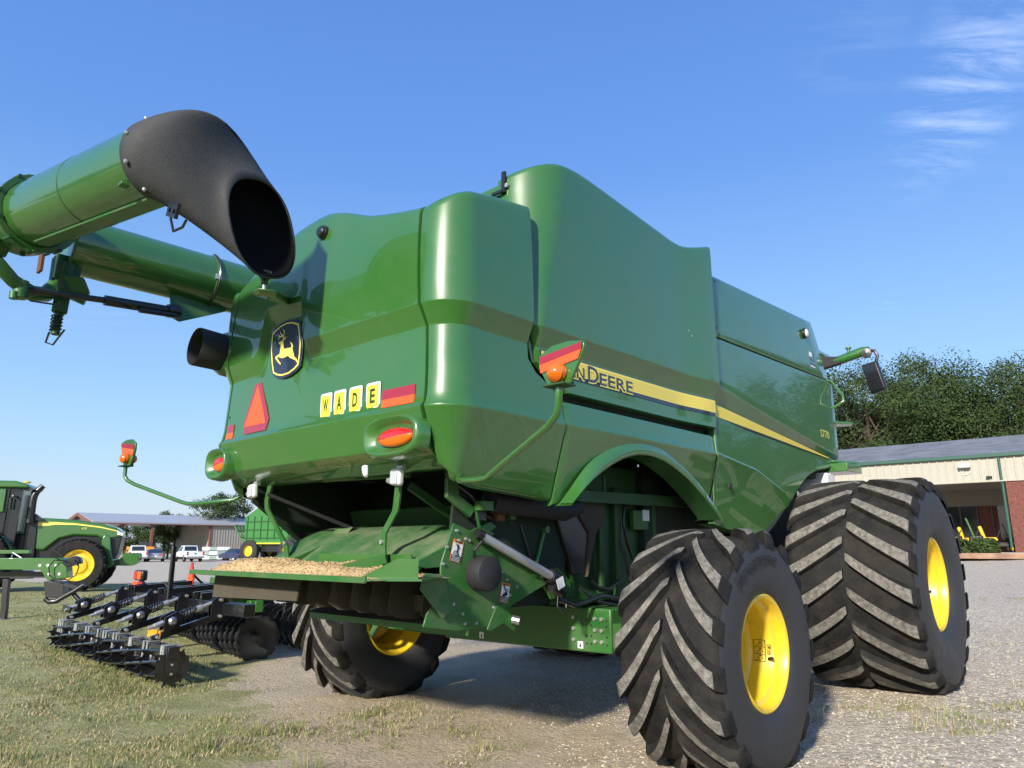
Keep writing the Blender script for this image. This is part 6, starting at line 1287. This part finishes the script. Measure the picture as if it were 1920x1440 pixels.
# ============================================================ IMPLEMENT TONGUE at the left edge (x towards its front)
Yt=15.4; tp=atY(18,1160,Yt); IT=empty('implement_tongue',(tp.x,tp.y,gr(tp.x,tp.y)),R(6),'green implement drawbar on a black jack stand in front of the tractor','implement')
k=Yt*.000732*1.03
def L_(px,py): v=atY(px,py,Yt); return (v.x-tp.x,v.z-gr(tp.x,tp.y))
def pl(px): return [L_(*p) for p in px]
def slab(name,pts,m,y0=-.06,w_=.12,bev=.006,par=None):
    mb=MB(); mb.poly([(a,y0,b) for a,b in pl(pts)],(0,w_,0)); return mb.build(name,m,par or IT,bevel=bev)
tb=slab('drawbar_beam',[(-60,1046),(118,1046),(121,1060),(125,1062),(126,1083),(90,1088),(78,1068),(-60,1068)],'paint',-.12,.26,.012)
slab('rear_cross_tube',[(-60,1075),(10,1073),(12,1070),(45,1070),(48,1073),(85,1072),(86,1084),(48,1084),(45,1086),(12,1086),(10,1084),(-60,1084)],'black',.15,.2)
slab('jack_leg',[(16,1085),(27,1085),(24,1110),(22,1138),(19,1160),(9,1160),(12,1138),(14,1110)],'black',-.20,.10)
slab('jack_foot',[(4,1158),(24,1158),(24,1162),(4,1162)],'black',-.28,.26)
slab('hitch_block',[(84,1090),(118,1092),(120,1118),(100,1122),(86,1118)],'black',-.12,.24)
mb=MB(); P=[(88,1122),(95,1128),(108,1127),(122,1118),(140,1108),(158,1096)]; mb.tube([(a,-.16,b) for a,b in pl(P)],.05,10); mb.build('clevis_arm','black',IT,ang=50)
mb=MB(); P=pl([(118,1095),(145,1103)]); mb.beam((P[0][0],-.1,P[0][1]),(P[1][0],-.1,P[1][1]),.04,.05); mb.build('link_bar','black',IT)
mb=MB(); P=pl([(135,1112),(158,1139)]); mb.cyl((P[0][0],-.1,P[0][1]),(P[1][0],-.12,P[1][1]),.045,n=12); mb.build('parking_stub','black',IT)
slab('valve_block',[(121,1050),(142,1042),(150,1046),(152,1056),(126,1064)],'black_gloss',-.16,.14,.02)
mb=MB(); 
P=pl([(128,1052),(108,1050),(98,1062),(99,1078),(110,1088),(130,1088),(146,1078),(151,1062),(146,1050)]); mb.tube([(a,-.22,b) for a,b in P],.012,6); mb.build('hydraulic_hose','black',IT,ang=60)
mb=MB(); P=pl([(125,1052),(106,1045),(98,1034),(106,1030),(122,1044)]); mb.tube([(a,-.2,b) for a,b in P],.010,6); mb.build('hydraulic_hose','black',IT,ang=60)
mb=MB(); P=pl([(144,1050),(150,1058),(140,1060),(135,1054)]); mb.tube([(a,-.24,b) for a,b in P],.010,6); mb.build('hydraulic_hose','black',IT,ang=60)
for p in((78,1060),(92,1060),(106,1060),(94,1076),(112,1076)):
    c=L_(*p); mb=MB(); mb.cyl((c[0],-.13,c[1]),(c[0],-.122,c[1]),.03,n=14); mb.build('beam_bolt','zinc',tb)
slab('upper_link',[(-60,1032),(40,1031),(40,1038),(-60,1039)],'paint',.3,.1)
P=pl([(25,1046),(27,1036),(42,1046)]); mb=MB(); mb.tube([(a,-.05,b) for a,b in P],.014,6); mb.build('hose_loop_holder','steel',IT)
